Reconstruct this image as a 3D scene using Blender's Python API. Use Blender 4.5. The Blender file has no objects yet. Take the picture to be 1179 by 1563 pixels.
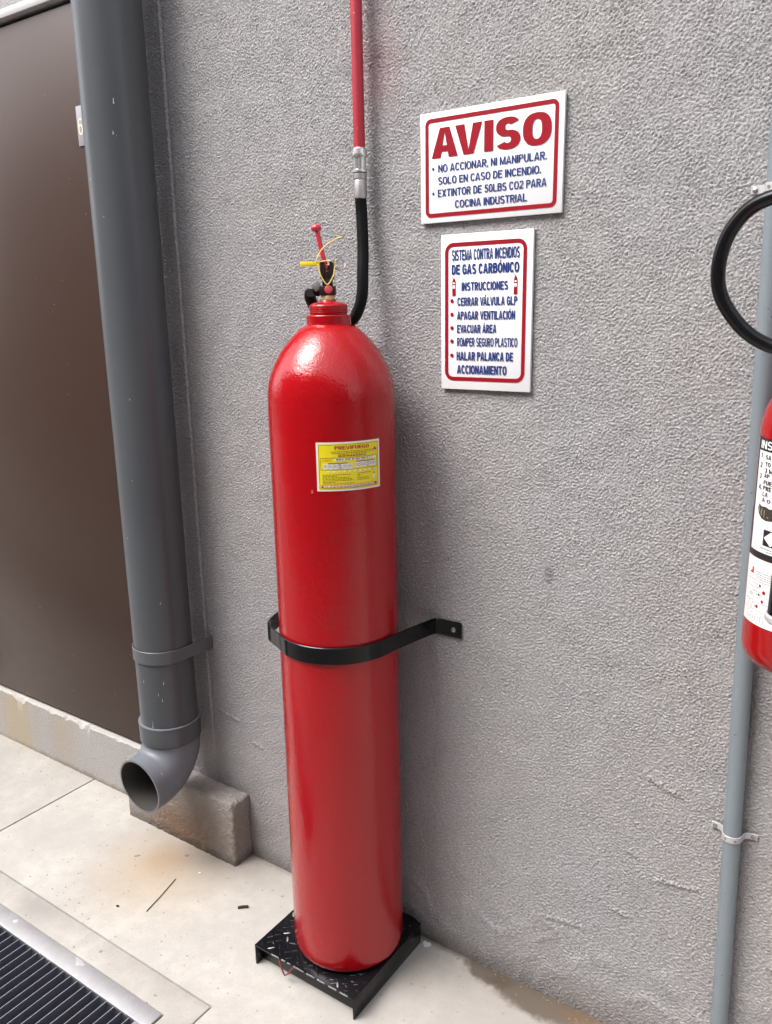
import bpy, bmesh, math, random
import numpy as np
from mathutils import Vector, Matrix

random.seed(7)
rng = np.random.default_rng(11)
SC = bpy.context.scene
COL = SC.collection
PI = math.pi

# ------------------------------------------------------------------ camera, light, exposure
cam_d = bpy.data.cameras.new('camera')
cam = bpy.data.objects.new('camera', cam_d)
COL.objects.link(cam)
R_ = (0.82423105, 0.56599074, -0.01725264)
U_ = (-0.12226044, 0.2076274, 0.97053761)
F_ = (-0.55289742, 0.79783792, -0.24033123)
cam.matrix_world = Matrix(((R_[0], U_[0], -F_[0], 0.0), (R_[1], U_[1], -F_[1], -1.45122),
                           (R_[2], U_[2], -F_[2], 1.5), (0, 0, 0, 1)))
cam_d.sensor_fit = 'VERTICAL'
cam_d.sensor_height = 36.0
cam_d.sensor_width = 27.0
cam_d.lens = 1255.46 / 1563.0 * 36.0
cam_d.clip_start = 0.02
cam_d.clip_end = 200.0
SC.camera = cam

SUN_DIR = Vector((-0.36, -0.50, 0.82)).normalized()
w = bpy.data.worlds.new('World')
SC.world = w
w.use_nodes = True
nt = w.node_tree
bg = nt.nodes['Background']
sky = nt.nodes.new('ShaderNodeTexSky')
sky.sky_type = 'NISHITA'
sky.sun_disc = False
sky.sun_elevation = math.asin(SUN_DIR.z)
sky.sun_rotation = math.atan2(SUN_DIR.x, SUN_DIR.y)
sky.dust_density = 4.0
hs = nt.nodes.new('ShaderNodeHueSaturation')
hs.inputs['Saturation'].default_value = 0.28
nt.links.new(sky.outputs[0], hs.inputs['Color'])
nt.links.new(hs.outputs[0], bg.inputs['Color'])
bg.inputs['Strength'].default_value = 0.15
sl = bpy.data.lights.new('sun', 'SUN')
sl.energy = 1.1
sl.angle = math.radians(34)
sl.color = (1.0, 0.975, 0.95)
so = bpy.data.objects.new('sun', sl)
COL.objects.link(so)
so.rotation_euler = SUN_DIR.to_track_quat('Z', 'Y').to_euler()
so.location = (-3, -2, 6)
SC.view_settings.view_transform = 'Standard'
SC.view_settings.look = 'None'
SC.view_settings.exposure = 1.55
SC.view_settings.gamma = 1.0
SC.view_settings.use_curve_mapping = False
SC.render.engine = 'CYCLES'
SC.cycles.use_denoising = True
SC.cycles.denoiser = 'OPENIMAGEDENOISE'
SC.cycles.denoising_input_passes = 'RGB_ALBEDO_NORMAL'
SC.cycles.denoising_prefilter = 'NONE'
SC.cycles.max_bounces = 8


# ------------------------------------------------------------------ materials
def nodes_of(name):
    m = bpy.data.materials.new(name)
    m.use_nodes = True
    t = m.node_tree
    return m, t, t.nodes['Principled BSDF']


def N(t, typ, **kw):
    n = t.nodes.new(typ)
    for k, v in kw.items():
        setattr(n, k, v)
    return n


def noise(t, vec, scale, detail=4.0, rough=0.55, dist=0.0):
    n = N(t, 'ShaderNodeTexNoise')
    n.inputs['Scale'].default_value = scale
    n.inputs['Detail'].default_value = detail
    n.inputs['Roughness'].default_value = rough
    n.inputs['Distortion'].default_value = dist
    t.links.new(vec, n.inputs['Vector'])
    return n.outputs['Fac']


def ramp(t, fac, stops):
    r = N(t, 'ShaderNodeValToRGB')
    e = r.color_ramp.elements
    while len(e) < len(stops):
        e.new(0.5)
    for k, (p, c) in enumerate(stops):
        e[k].position = p
        e[k].color = (c[0], c[1], c[2], 1) if hasattr(c, '__len__') else (c, c, c, 1)
    t.links.new(fac, r.inputs['Fac'])
    return r.outputs['Color']


def mix(t, fac, a, b, mode='MIX'):
    n = N(t, 'ShaderNodeMix', data_type='RGBA', blend_type=mode)
    for sock, v in ((n.inputs[0], fac), (n.inputs[6], a), (n.inputs[7], b)):
        if hasattr(v, 'is_linked'):
            t.links.new(v, sock)
        elif hasattr(v, '__len__'):
            sock.default_value = (v[0], v[1], v[2], 1)
        else:
            sock.default_value = v
    return n.outputs[2]


def math_(t, op, a, b=None):
    n = N(t, 'ShaderNodeMath', operation=op)
    for s, v in zip(n.inputs, (a, b)):
        if v is None:
            continue
        if hasattr(v, 'is_linked'):
            t.links.new(v, s)
        else:
            s.default_value = v
    return n.outputs[0]


def spot(t, vec, centre, radius, edge=0.35, wob=0.0, wscale=30, stretch=(1, 1, 1)):
    """soft blob mask (1 inside) round a point, with a wobbling edge"""
    m = N(t, 'ShaderNodeVectorMath', operation='SUBTRACT')
    t.links.new(vec, m.inputs[0])
    m.inputs[1].default_value = centre
    s = N(t, 'ShaderNodeVectorMath', operation='MULTIPLY')
    t.links.new(m.outputs[0], s.inputs[0])
    s.inputs[1].default_value = stretch
    l = N(t, 'ShaderNodeVectorMath', operation='LENGTH')
    t.links.new(s.outputs[0], l.inputs[0])
    d = l.outputs['Value']
    if wob:
        nz = noise(t, vec, wscale, 4)
        d = math_(t, 'ADD', d, math_(t, 'MULTIPLY', math_(t, 'SUBTRACT', nz, 0.5), wob))
    mr = N(t, 'ShaderNodeMapRange', interpolation_type='SMOOTHSTEP')
    t.links.new(d, mr.inputs['Value'])
    mr.inputs['From Min'].default_value = radius * (1 - edge)
    mr.inputs['From Max'].default_value = radius * (1 + edge)
    mr.inputs['To Min'].default_value = 1
    mr.inputs['To Max'].default_value = 0
    return mr.outputs[0]


def geo_pos(t):
    return N(t, 'ShaderNodeNewGeometry').outputs['Position']


def pmat(name, base, rough=0.5, metal=0.0, var=0.12, vscale=6.0, bump=0.0, bscale=200.0, bdist=0.001,
         spec=0.5, coat=0.0, rvar=0.08, flecks=None, ior=1.5, coat_rough=0.1, bump2=None):
    m, t, b = nodes_of(name)
    p = geo_pos(t)
    n1 = noise(t, p, vscale, 5)
    n2 = noise(t, p, vscale * 9, 3)
    c = mix(t, n1, [max(0, x * (1 - var)) for x in base], [x * (1 + var) for x in base])
    c = mix(t, math_(t, 'MULTIPLY', n2, 0.5), c, [x * (1 - var * 0.8) for x in base])
    if flecks:
        fcol, fscale, cut = flecks
        f = ramp(t, noise(t, p, fscale, 1.5, 0.4), [(cut, 0.0), (cut + 0.015, 1.0)])
        c = mix(t, f, c, fcol)
    t.links.new(c, b.inputs['Base Color'])
    r = math_(t, 'ADD', rough - rvar / 2, math_(t, 'MULTIPLY', n2, rvar))
    t.links.new(r, b.inputs['Roughness'])
    b.inputs['Metallic'].default_value = metal
    b.inputs['Specular IOR Level'].default_value = spec
    b.inputs['IOR'].default_value = ior
    b.inputs['Coat Weight'].default_value = coat
    b.inputs['Coat Roughness'].default_value = coat_rough
    if bump:
        bm_ = N(t, 'ShaderNodeBump')
        bm_.inputs['Strength'].default_value = bump
        bm_.inputs['Distance'].default_value = bdist
        t.links.new(noise(t, p, bscale, 3), bm_.inputs['Height'])
        if bump2:
            b2 = N(t, 'ShaderNodeBump')
            b2.inputs['Strength'].default_value = bump2[0]
            b2.inputs['Distance'].default_value = bump2[2]
            t.links.new(noise(t, p, bump2[1], 2), b2.inputs['Height'])
            t.links.new(b2.outputs[0], bm_.inputs['Normal'])
        t.links.new(bm_.outputs[0], b.inputs['Normal'])
        if coat:
            t.links.new(bm_.outputs[0], b.inputs['Coat Normal'])
    return m


def stucco_mat(name, base, bump=0.5, bscale=260, bdist=0.002, stains=()):
    m, t, b = nodes_of(name)
    p = geo_pos(t)
    big = noise(t, p, 2.2, 5, 0.6)
    mid = noise(t, p, 14, 4, 0.6)
    fine = noise(t, p, 190, 3, 0.6)
    warm = (base[0] * 1.025, base[1] * 0.995, base[2] * 0.985)
    cool = (base[0] * 0.98, base[1] * 0.99, base[2] * 1.02)
    c = mix(t, ramp(t, big, [(0.35, 0.0), (0.65, 1.0)]), cool, warm)
    c = mix(t, math_(t, 'MULTIPLY', mid, 0.3), c, [x * 0.92 for x in base])
    c = mix(t, ramp(t, fine, [(0.34, 0.6), (0.5, 0.0)]), c, [x * 0.62 for x in base])  # dark and pale colour speckle carries part of the relief's contrast
    c = mix(t, ramp(t, fine, [(0.56, 0.0), (0.70, 0.5)]), c, [min(0.9, x * 1.35) for x in base])
    for centre, radius, edge, wob, ws, stretch, col, amt in stains:
        s = spot(t, p, centre, radius, edge, wob, ws, stretch)
        c = mix(t, math_(t, 'MULTIPLY', s, amt), c, col)
    t.links.new(c, b.inputs['Base Color'])
    b.inputs['Roughness'].default_value = 0.82
    b.inputs['Specular IOR Level'].default_value = 0.35
    bm_ = N(t, 'ShaderNodeBump')
    bm_.inputs['Strength'].default_value = bump
    bm_.inputs['Distance'].default_value = bdist
    t.links.new(noise(t, p, bscale, 4, 0.6), bm_.inputs['Height'])
    t.links.new(bm_.outputs[0], b.inputs['Normal'])
    return m


GREY = (0.366, 0.354, 0.354)
RUST = (0.26, 0.13, 0.055)
M = {}
M['wall'] = stucco_mat('grey stucco paint', GREY, 0.9, 240, 0.003, [
    ((-1.005, 0, 1.955), 0.045, 0.9, 0.05, 40, (1, 1, 0.7), (0.42, 0.06, 0.09), 0.18),
    ((-1.015, 0, 2.07), 0.045, 0.9, 0.05, 30, (1, 1, 0.35), (0.40, 0.12, 0.15), 0.10),
    ((-0.617, 0, 0.983), 0.013, 0.6, 0.05, 150, (1.4, 1, 0.7), (0.09, 0.085, 0.085), 0.5),
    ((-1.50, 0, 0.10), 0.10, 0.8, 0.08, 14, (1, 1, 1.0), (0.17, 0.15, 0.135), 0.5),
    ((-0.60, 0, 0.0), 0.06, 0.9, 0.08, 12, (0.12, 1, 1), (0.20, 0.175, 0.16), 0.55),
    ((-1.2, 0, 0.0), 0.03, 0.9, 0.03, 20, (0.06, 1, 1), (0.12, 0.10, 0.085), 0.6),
    ((-0.10, 0, 0.35), 0.22, 0.9, 0.15, 8, (1, 1, 0.45), (0.40, 0.365, 0.345), 0.4),
])
M['plinth'] = stucco_mat('plinth render', (0.36, 0.345, 0.33), 0.5, 260, 0.002, [
    ((-2.62, 0, 0.09), 0.09, 0.8, 0.06, 20, (1, 1, 0.4), (0.40, 0.30, 0.15), 0.5),
    ((-2.36, 0, 0.12), 0.06, 0.9, 0.06, 25, (1, 1, 0.5), (0.36, 0.25, 0.13), 0.35),
    ((-2.2, 0, 0.0), 0.012, 0.9, 0.02, 40, (0.02, 0.2, 1), (0.13, 0.11, 0.09), 0.6),
])
M['block'] = stucco_mat('cast block render', (0.33, 0.305, 0.28), 1.0, 150, 0.008, [
    ((-1.72, -0.07, 0.03), 0.06, 0.9, 0.06, 25, (0.5, 1, 1), (0.17, 0.08, 0.035), 0.75),
    ((-1.66, -0.07, 0.08), 0.09, 0.9, 0.08, 25, (0.6, 1, 1), (0.20, 0.12, 0.07), 0.4),
    ((-1.7, -0.05, 0.0), 0.02, 0.9, 0.02, 40, (0.05, 0.2, 1), (0.07, 0.055, 0.045), 0.7),
    ((-1.66, -0.03, 0.20), 0.16, 0.8, 0.06, 25, (1, 1, 3), (0.36, 0.33, 0.30), 0.5),
])


def floor_mat():
    m, t, b = nodes_of('pale concrete')
    p = geo_pos(t)
    base = (0.455, 0.432, 0.40)
    big = noise(t, p, 3.0, 5, 0.6)
    mid = noise(t, p, 22, 5, 0.65)
    fine = noise(t, p, 300, 2, 0.6)
    c = mix(t, ramp(t, big, [(0.35, 0.0), (0.65, 1.0)]), [x * 0.82 for x in base], [x * 1.08 for x in base])
    c = mix(t, ramp(t, mid, [(0.42, 0.5), (0.6, 0.0)]), c, (0.37, 0.345, 0.31))
    c = mix(t, ramp(t, fine, [(0.26, 0.55), (0.42, 0.0)]), c, (0.25, 0.22, 0.19))
    c = mix(t, ramp(t, fine, [(0.62, 0.0), (0.75, 0.5)]), c, (0.62, 0.605, 0.58))
    sp = ramp(t, noise(t, p, 75, 1, 0.3), [(0.745, 0.0), (0.765, 0.6)])
    c = mix(t, sp, c, (0.18, 0.15, 0.12))
    stains = [
        ((-1.675, -0.155, 0), 0.055, 0.9, 0.05, 25, (1, 1, 1), (0.30, 0.155, 0.055), 0.7),
        ((-1.66, -0.20, 0), 0.14, 0.9, 0.10, 15, (0.9, 1, 1), (0.38, 0.285, 0.19), 0.6),
        ((-1.60, -0.07, 0), 0.10, 0.9, 0.05, 20, (0.5, 1, 1), (0.28, 0.235, 0.19), 0.5),
        ((-1.81, -0.475, 0), 0.03, 0.9, 0.03, 40, (0.6, 1, 1), (0.30, 0.28, 0.26), 0.6),
        ((-0.65, -0.16, 0), 0.16, 0.9, 0.1, 12, (0.5, 1, 1), (0.35, 0.32, 0.295), 0.6),
        ((-0.725, -0.005, 0), 0.044, 0.22, 0.03, 55, (0.70, 1, 1), (0.10, 0.075, 0.055), 0.85),
        ((-0.60, -0.012, 0), 0.060, 0.20, 0.035, 45, (0.50, 1, 1), (0.11, 0.08, 0.058), 0.88),
        ((-0.42, -0.01, 0), 0.05, 0.2, 0.04, 25, (0.4, 1, 1), (0.17, 0.11, 0.065), 0.85),
        ((-0.9, 0.0, 0), 0.012, 0.9, 0.015, 40, (0.02, 1, 1), (0.13, 0.10, 0.08), 0.75),
        ((-2.1, 0.0, 0), 0.02, 0.9, 0.03, 25, (0.03, 1, 1), (0.38, 0.33, 0.28), 0.6),
    ]
    wet = None
    for k, (centre, radius, edge, wob, ws, stretch, col, amt) in enumerate(stains):
        s = spot(t, p, centre, radius, edge, wob, ws, stretch)
        c = mix(t, math_(t, 'MULTIPLY', s, amt), c, col)
        if k in (5, 6, 7):
            wet = s if wet is None else math_(t, 'MAXIMUM', wet, s)
    t.links.new(c, b.inputs['Base Color'])
    r = math_(t, 'SUBTRACT', 0.78, math_(t, 'MULTIPLY', wet, 0.15))
    t.links.new(r, b.inputs['Roughness'])
    b.inputs['Specular IOR Level'].default_value = 0.35
    h = math_(t, 'ADD', math_(t, 'MULTIPLY', fine, 0.4), mid)
    bm_ = N(t, 'ShaderNodeBump')
    bm_.inputs['Strength'].default_value = 0.35
    bm_.inputs['Distance'].default_value = 0.0015
    t.links.new(h, bm_.inputs['Height'])
    t.links.new(bm_.outputs[0], b.inputs['Normal'])
    return m


M['floor'] = floor_mat()
M['soil'] = pmat('dark subsoil', (0.05, 0.045, 0.04), 0.9, bump=0.5, bscale=60, bdist=0.01)
M['red'] = pmat('red gloss brush paint', (0.335, 0.0020, 0.0055), 0.14, var=0.12, vscale=5, bump=0.5, bscale=210,
                bdist=0.0012, spec=0.38, coat=0.2, coat_rough=0.07, bump2=(0.5, 20, 0.004), flecks=((0.55, 0.10, 0.09), 55, 0.80))
M['red2'] = pmat('red factory paint', (0.32, 0.003, 0.004), 0.2, var=0.05, bump=0.06, bscale=120)
M['redpipe'] = pmat('dusty red pipe paint', (0.40, 0.022, 0.040), 0.42, var=0.22, vscale=14, bump=0.2, bscale=180,
                    flecks=((0.55, 0.25, 0.27), 120, 0.74))
M['redlever'] = pmat('pinkish red enamel', (0.52, 0.03, 0.05), 0.3, var=0.1, coat=0.3)
M['black'] = pmat('black gloss paint', (0.005, 0.005, 0.007), 0.22, var=0.3, bump=0.12, bscale=90, spec=0.35,
                  flecks=((0.05, 0.045, 0.04), 160, 0.72))
M['strap'] = pmat('black strap paint', (0.003, 0.003, 0.004), 0.13, var=0.4, vscale=12, bump=0.15, bscale=70, spec=0.28)
M['worn'] = pmat('worn bare steel edge', (0.42, 0.41, 0.40), 0.45, 0.6, var=0.35, vscale=60)
M['rubber'] = pmat('black rubber hose', (0.004, 0.004, 0.0045), 0.45, var=0.2, bump=0.1, bscale=300, spec=0.15)
M['hook'] = pmat('dull reddish wire', (0.20, 0.035, 0.035), 0.55, var=0.3, vscale=60)
M['shiny_rubber'] = pmat('black polished hose', (0.005, 0.0055, 0.007), 0.22, var=0.2, bump=0.05, bscale=160, spec=0.4)
M['bronze'] = pmat('dark bronze casting', (0.035, 0.024, 0.020), 0.33, 0.4, var=0.3, vscale=40, bump=0.2, bscale=220)
M['brass'] = pmat('brass and thread tape', (0.62, 0.47, 0.24), 0.45, 0.25, var=0.3, vscale=70, bump=0.4, bscale=350)
M['steel'] = pmat('bright zinc steel', (0.72, 0.71, 0.70), 0.30, 0.95, var=0.12, vscale=40)
M['dirty_steel'] = pmat('dull crimped steel', (0.46, 0.43, 0.43), 0.42, 0.85, var=0.3, vscale=60)
M['galv'] = pmat('galvanised steel', (0.50, 0.49, 0.50), 0.45, 0.45, var=0.30, vscale=14, bump=0.25, bscale=60, bdist=0.0008,
                 flecks=((0.68, 0.68, 0.68), 22, 0.66))
M['grate'] = pmat('dark grating steel', (0.15, 0.16, 0.20), 0.48, 0.2, var=0.45, vscale=30, bump=0.3, bscale=90,
                  flecks=((0.16, 0.17, 0.20), 120, 0.70))
M['bar_edge'] = pmat('paler bar top', (0.30, 0.30, 0.32), 0.45, 0.4, var=0.25, vscale=40)  # top faces of the bars, paler than their sides
M['pvc'] = pmat('grey drain pipe plastic', (0.078, 0.084, 0.092), 0.34, var=0.14, vscale=4, bump=0.08, bscale=40,
                flecks=((0.42, 0.42, 0.42), 48, 0.83), spec=0.45)
M['pvc_elbow'] = pmat('lighter grey elbow plastic', (0.155, 0.166, 0.186), 0.46, var=0.14, vscale=9, bump=0.1, bscale=60,
                      flecks=((0.52, 0.52, 0.52), 60, 0.74))
M['pvc_in'] = pmat('darkened pipe inside', (0.05, 0.045, 0.04), 0.8, var=0.3, vscale=15)  # the dark of the outlet's hollow is put into the colour
M['pvc_strap'] = pmat('grey pipe strap', (0.10, 0.105, 0.115), 0.4, var=0.15)
M['splash'] = pmat('dried paint splash', (0.60, 0.60, 0.60), 0.7)
M['conduit'] = pmat('blue grey conduit plastic', (0.185, 0.215, 0.235), 0.42, var=0.10, vscale=8, bump=0.06, bscale=60,
                    flecks=((0.09, 0.10, 0.11), 150, 0.74))
M['clamp'] = pmat('painted tin clamp', (0.46, 0.45, 0.45), 0.5, 0.2, var=0.15, vscale=60, bump=0.3, bscale=120)
M['door'] = pmat('brown door enamel', (0.054, 0.031, 0.024), 0.34, var=0.10, vscale=3, bump=0.12, bscale=420, bdist=0.0006,
                 spec=0.3, flecks=((0.16, 0.13, 0.12), 60, 0.79))
M['door_frame'] = pmat('pale door frame', (0.55, 0.53, 0.53), 0.4, 0.1, var=0.1)
M['plate'] = pmat('grey number sticker', (0.30, 0.29, 0.32), 0.4, var=0.08)
M['plate_ink'] = pmat('cream numeral', (0.75, 0.68, 0.48), 0.5, var=0.05)
M['board'] = pmat('white sign board', (0.80, 0.795, 0.815), 0.35, var=0.015, vscale=5)
M['sign_red'] = pmat('sign red vinyl', (0.27, 0.003, 0.012), 0.5, var=0.05, spec=0.2)
M['sign_blue'] = pmat('sign blue vinyl', (0.016, 0.036, 0.16), 0.5, var=0.05, spec=0.2)
M['sticker_white'] = pmat('sticker white', (0.78, 0.74, 0.66), 0.35, var=0.03)
M['sticker_yellow'] = pmat('sticker yellow', (0.78, 0.64, 0.015), 0.35, var=0.04)
M['sticker_red'] = pmat('sticker dark red', (0.40, 0.035, 0.015), 0.4, var=0.04)
M['sticker_ink'] = pmat('sticker ink', (0.09, 0.075, 0.02), 0.5, var=0.1)
M['sticker_olive'] = pmat('sticker fine print ink', (0.27, 0.21, 0.02), 0.5, var=0.1)
M['ink_black'] = pmat('black print', (0.015, 0.014, 0.016), 0.4, var=0.1)
M['ink_grey'] = pmat('grey print', (0.20, 0.19, 0.20), 0.5, var=0.1)
M['label_white'] = pmat('label white', (0.74, 0.71, 0.71), 0.33, var=0.03)
M['orange'] = pmat('orange print', (0.75, 0.25, 0.02), 0.5, var=0.05)
M['tag'] = pmat('yellow plastic seal', (0.80, 0.60, 0.02), 0.4, var=0.06)
M['tie'] = pmat('pale yellow seal strand', (0.78, 0.58, 0.16), 0.4, var=0.06)
M['button'] = pmat('faded red plug', (0.55, 0.07, 0.10), 0.45, var=0.1)
M['twig'] = pmat('dark twig bark', (0.03, 0.022, 0.015), 0.8)
M['leaf'] = pmat('dry leaf scrap', (0.30, 0.25, 0.14), 0.8, var=0.3, vscale=80)
M['chip'] = pmat('white paint chip', (0.70, 0.69, 0.67), 0.7)
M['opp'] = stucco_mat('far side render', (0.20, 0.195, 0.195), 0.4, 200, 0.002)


# ------------------------------------------------------------------ object helpers
def base_of(o):
    v = Vector((0, 0, 0))
    while o is not None:
        v = v + o.location
        o = o.parent
    return v


def link(name, me, parent=None):
    o = bpy.data.objects.new(name, me)
    COL.objects.link(o)
    if parent is not None:
        b = base_of(parent)
        me.transform(Matrix.Translation(-b))
        o.parent = parent
    return o


def thing(name, label, cat, loc=(0, 0, 0), group=None):
    o = bpy.data.objects.new(name, None)
    o.empty_display_size = 0.05
    COL.objects.link(o)
    o.location = loc
    return tag(o, label, cat, group)


def tag(o, label, cat, group=None):
    o['label'] = label
    o['category'] = cat
    if group:
        o['group'] = group
    return o


def bm_out(name, bm, mats, parent=None, smooth=None):
    bmesh.ops.recalc_face_normals(bm, faces=bm.faces[:])
    me = bpy.data.meshes.new(name)
    bm.to_mesh(me)
    bm.free()
    return finish(name, me, mats, parent, smooth)


def finish(name, me, mats, parent=None, smooth=None):
    for m in (mats if isinstance(mats, (list, tuple)) else [mats]):
        me.materials.append(m)
    if smooth is not None:
        me.polygons.foreach_set('use_smooth', [True] * len(me.polygons))
        if smooth < 179:
            me.set_sharp_from_angle(angle=math.radians(smooth))
    return link(name, me, parent)


def raw(name, v, f, mats, parent=None, smooth=None):
    me = bpy.data.meshes.new(name)
    me.from_pydata([tuple(x) for x in v], [], f)
    me.update()
    return finish(name, me, mats, parent, smooth)


def add_box(bm, x0, x1, y0, y1, z0, z1, bev=0.0, seg=2, mtx=None):
    vs = [bm.verts.new((x, y, z)) for x in (x0, x1) for y in (y0, y1) for z in (z0, z1)]
    F = [(0, 1, 3, 2), (4, 6, 7, 5), (0, 4, 5, 1), (2, 3, 7, 6), (0, 2, 6, 4), (1, 5, 7, 3)]
    fs = [bm.faces.new([vs[i] for i in f]) for f in F]
    geom = vs
    if bev:
        ed = list({e for f in fs for e in f.edges})
        r = bmesh.ops.bevel(bm, geom=ed, offset=bev, segments=seg, profile=0.5, affect='EDGES')
        geom = list({v for f in r['faces'] for v in f.verts} | {v for v in vs if v.is_valid})
    if mtx is not None:
        bmesh.ops.transform(bm, matrix=mtx, verts=geom)


def box(name, x0, x1, y0, y1, z0, z1, mat, parent=None, bev=0.002, mtx=None, smooth=40):
    bm = bmesh.new()
    add_box(bm, x0, x1, y0, y1, z0, z1, bev, 2, mtx)
    return bm_out(name, bm, mat, parent, smooth)


def lathe_vf(prof, seg=48, centre=(0, 0, 0), close=False, mtx=None):
    v, f = [], []
    n = len(prof)
    for r, z in prof:
        for k in range(seg):
            a = 2 * PI * k / seg
            p = Vector((r * math.cos(a), r * math.sin(a), z))
            if mtx is not None:
                p = mtx @ p
            v.append((p.x + centre[0], p.y + centre[1], p.z + centre[2]))
    for i in range(n - 1 + (1 if close else 0)):
        j = (i + 1) % n
        for k in range(seg):
            k2 = (k + 1) % seg
            f.append((i * seg + k, i * seg + k2, j * seg + k2, j * seg + k))
    if not close:
        f.append(tuple(range(seg))[::-1])
        f.append(tuple((n - 1) * seg + k for k in range(seg)))
    return v, f


def lathe(name, prof, mat, parent=None, seg=48, centre=(0, 0, 0), smooth=35, close=False, mtx=None):
    v, f = lathe_vf(prof, seg, centre, close, mtx)
    me = bpy.data.meshes.new(name)
    me.from_pydata(v, [], f)
    bm = bmesh.new()
    bm.from_mesh(me)
    bmesh.ops.recalc_face_normals(bm, faces=bm.faces[:])
    bm.to_mesh(me)
    bm.free()
    return finish(name, me, mat, parent, smooth)


def catmull(pts, per=10, closed=False):
    P = [Vector(p) for p in pts]
    out = []
    n = len(P)
    rng_ = range(n if closed else n - 1)
    for i in rng_:
        if closed:
            a, b, c, d = P[i - 1], P[i], P[(i + 1) % n], P[(i + 2) % n]
        else:
            a = P[i - 1] if i else P[0] * 2 - P[1]
            b, c = P[i], P[i + 1]
            d = P[i + 2] if i + 2 < n else P[-1] * 2 - P[-2]
        for k in range(per):
            t = k / per
            out.append(0.5 * ((2 * b) + (c - a) * t + (2 * a - 5 * b + 4 * c - d) * t * t + (3 * b - a - 3 * c + d) * t ** 3))
    if not closed:
        out.append(P[-1])
    return out


def sweep(path, section, closed=False, up0=Vector((0, 0, 1))):
    """section: closed list of (u, v); u along side vector, v along up; parallel transport"""
    n = len(path)
    T = []
    for i in range(n):
        a = path[i - 1] if (i or closed) else path[0]
        b = path[(i + 1) % n] if (i < n - 1 or closed) else path[-1]
        T.append((b - a).normalized())
    up = up0 - T[0] * up0.dot(T[0])
    if up.length < 1e-4:
        up = Vector((1, 0, 0)) - T[0] * T[0].x
    up.normalize()
    v, f = [], []
    s = len(section)
    for i in range(n):
        up = up - T[i] * up.dot(T[i])
        up.normalize()
        side = T[i].cross(up)
        for (u, w_) in section:
            v.append(path[i] + side * u + up * w_)
    for i in range(n - 1 + (1 if closed else 0)):
        j = (i + 1) % n
        for k in range(s):
            k2 = (k + 1) % s
            f.append((i * s + k, i * s + k2, j * s + k2, j * s + k))
    if not closed:
        f.append(tuple(range(s))[::-1])
        f.append(tuple((n - 1) * s + k for k in range(s)))
    return v, f


def circ(r, seg=14):
    return [(r * math.cos(2 * PI * k / seg), r * math.sin(2 * PI * k / seg)) for k in range(seg)]


def tube(name, pts, r, mat, parent=None, seg=16, per=10, closed=False, straight=False):
    path = [Vector(p) for p in pts] if straight else catmull(pts, per, closed)
    v, f = sweep(path, circ(r, seg), closed)
    return raw2(name, v, f, mat, parent)


def raw2(name, v, f, mat, parent=None, smooth=40):
    me = bpy.data.meshes.new(name)
    me.from_pydata([tuple(x) for x in v], [], f)
    bm = bmesh.new()
    bm.from_mesh(me)
    bmesh.ops.recalc_face_normals(bm, faces=bm.faces[:])
    bm.to_mesh(me)
    bm.free()
    return finish(name, me, mat, parent, smooth)


def flat_band(name, path, height, thick, mat, parent=None, edge_mat=None):
    """a flat metal band on edge following a horizontal path; rounded long edges"""
    h, t, c = height / 2, thick / 2, min(thick * 0.35, 0.0012)
    sec = [(-t, -h + c), (-t + c, -h), (t - c, -h), (t, -h + c), (t, h - c), (t - c, h), (-t + c, h), (-t, h - c)]
    v, f = sweep(path, sec)
    o = raw2(name, v, f, [mat] + ([edge_mat] if edge_mat else []), parent, 30)
    return o


# ------------------------------------------------------------------ lettering
# a plain bold grotesque drawn here stroke by stroke: each glyph is a list of polygons in a box of height 1
def sarc(cx, cy, a, b, t, tb, d0, d1, n=2.5, seg=None):
    """quads of a ring section: outer super-ellipse a x b, stem t at the sides, tb at top and bottom"""
    seg = seg or max(5, int(abs(d1 - d0) / 11))
    out = []
    for k in range(seg + 1):
        g_ = math.radians(d0 + (d1 - d0) * k / seg)
        c_, s_ = math.cos(g_), math.sin(g_)
        f = lambda q: math.copysign(abs(q) ** (2.0 / n), q)
        out.append(((cx + a * f(c_), cy + b * f(s_)), (cx + (a - t) * f(c_), cy + (b - tb) * f(s_))))
    return [[out[k][0], out[k + 1][0], out[k + 1][1], out[k][1]] for k in range(seg)]


def bx_(x0, y0, x1, y1):
    return [[(x0, y0), (x1, y0), (x1, y1), (x0, y1)]]


def pg(*p):
    return [list(p)]


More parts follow.
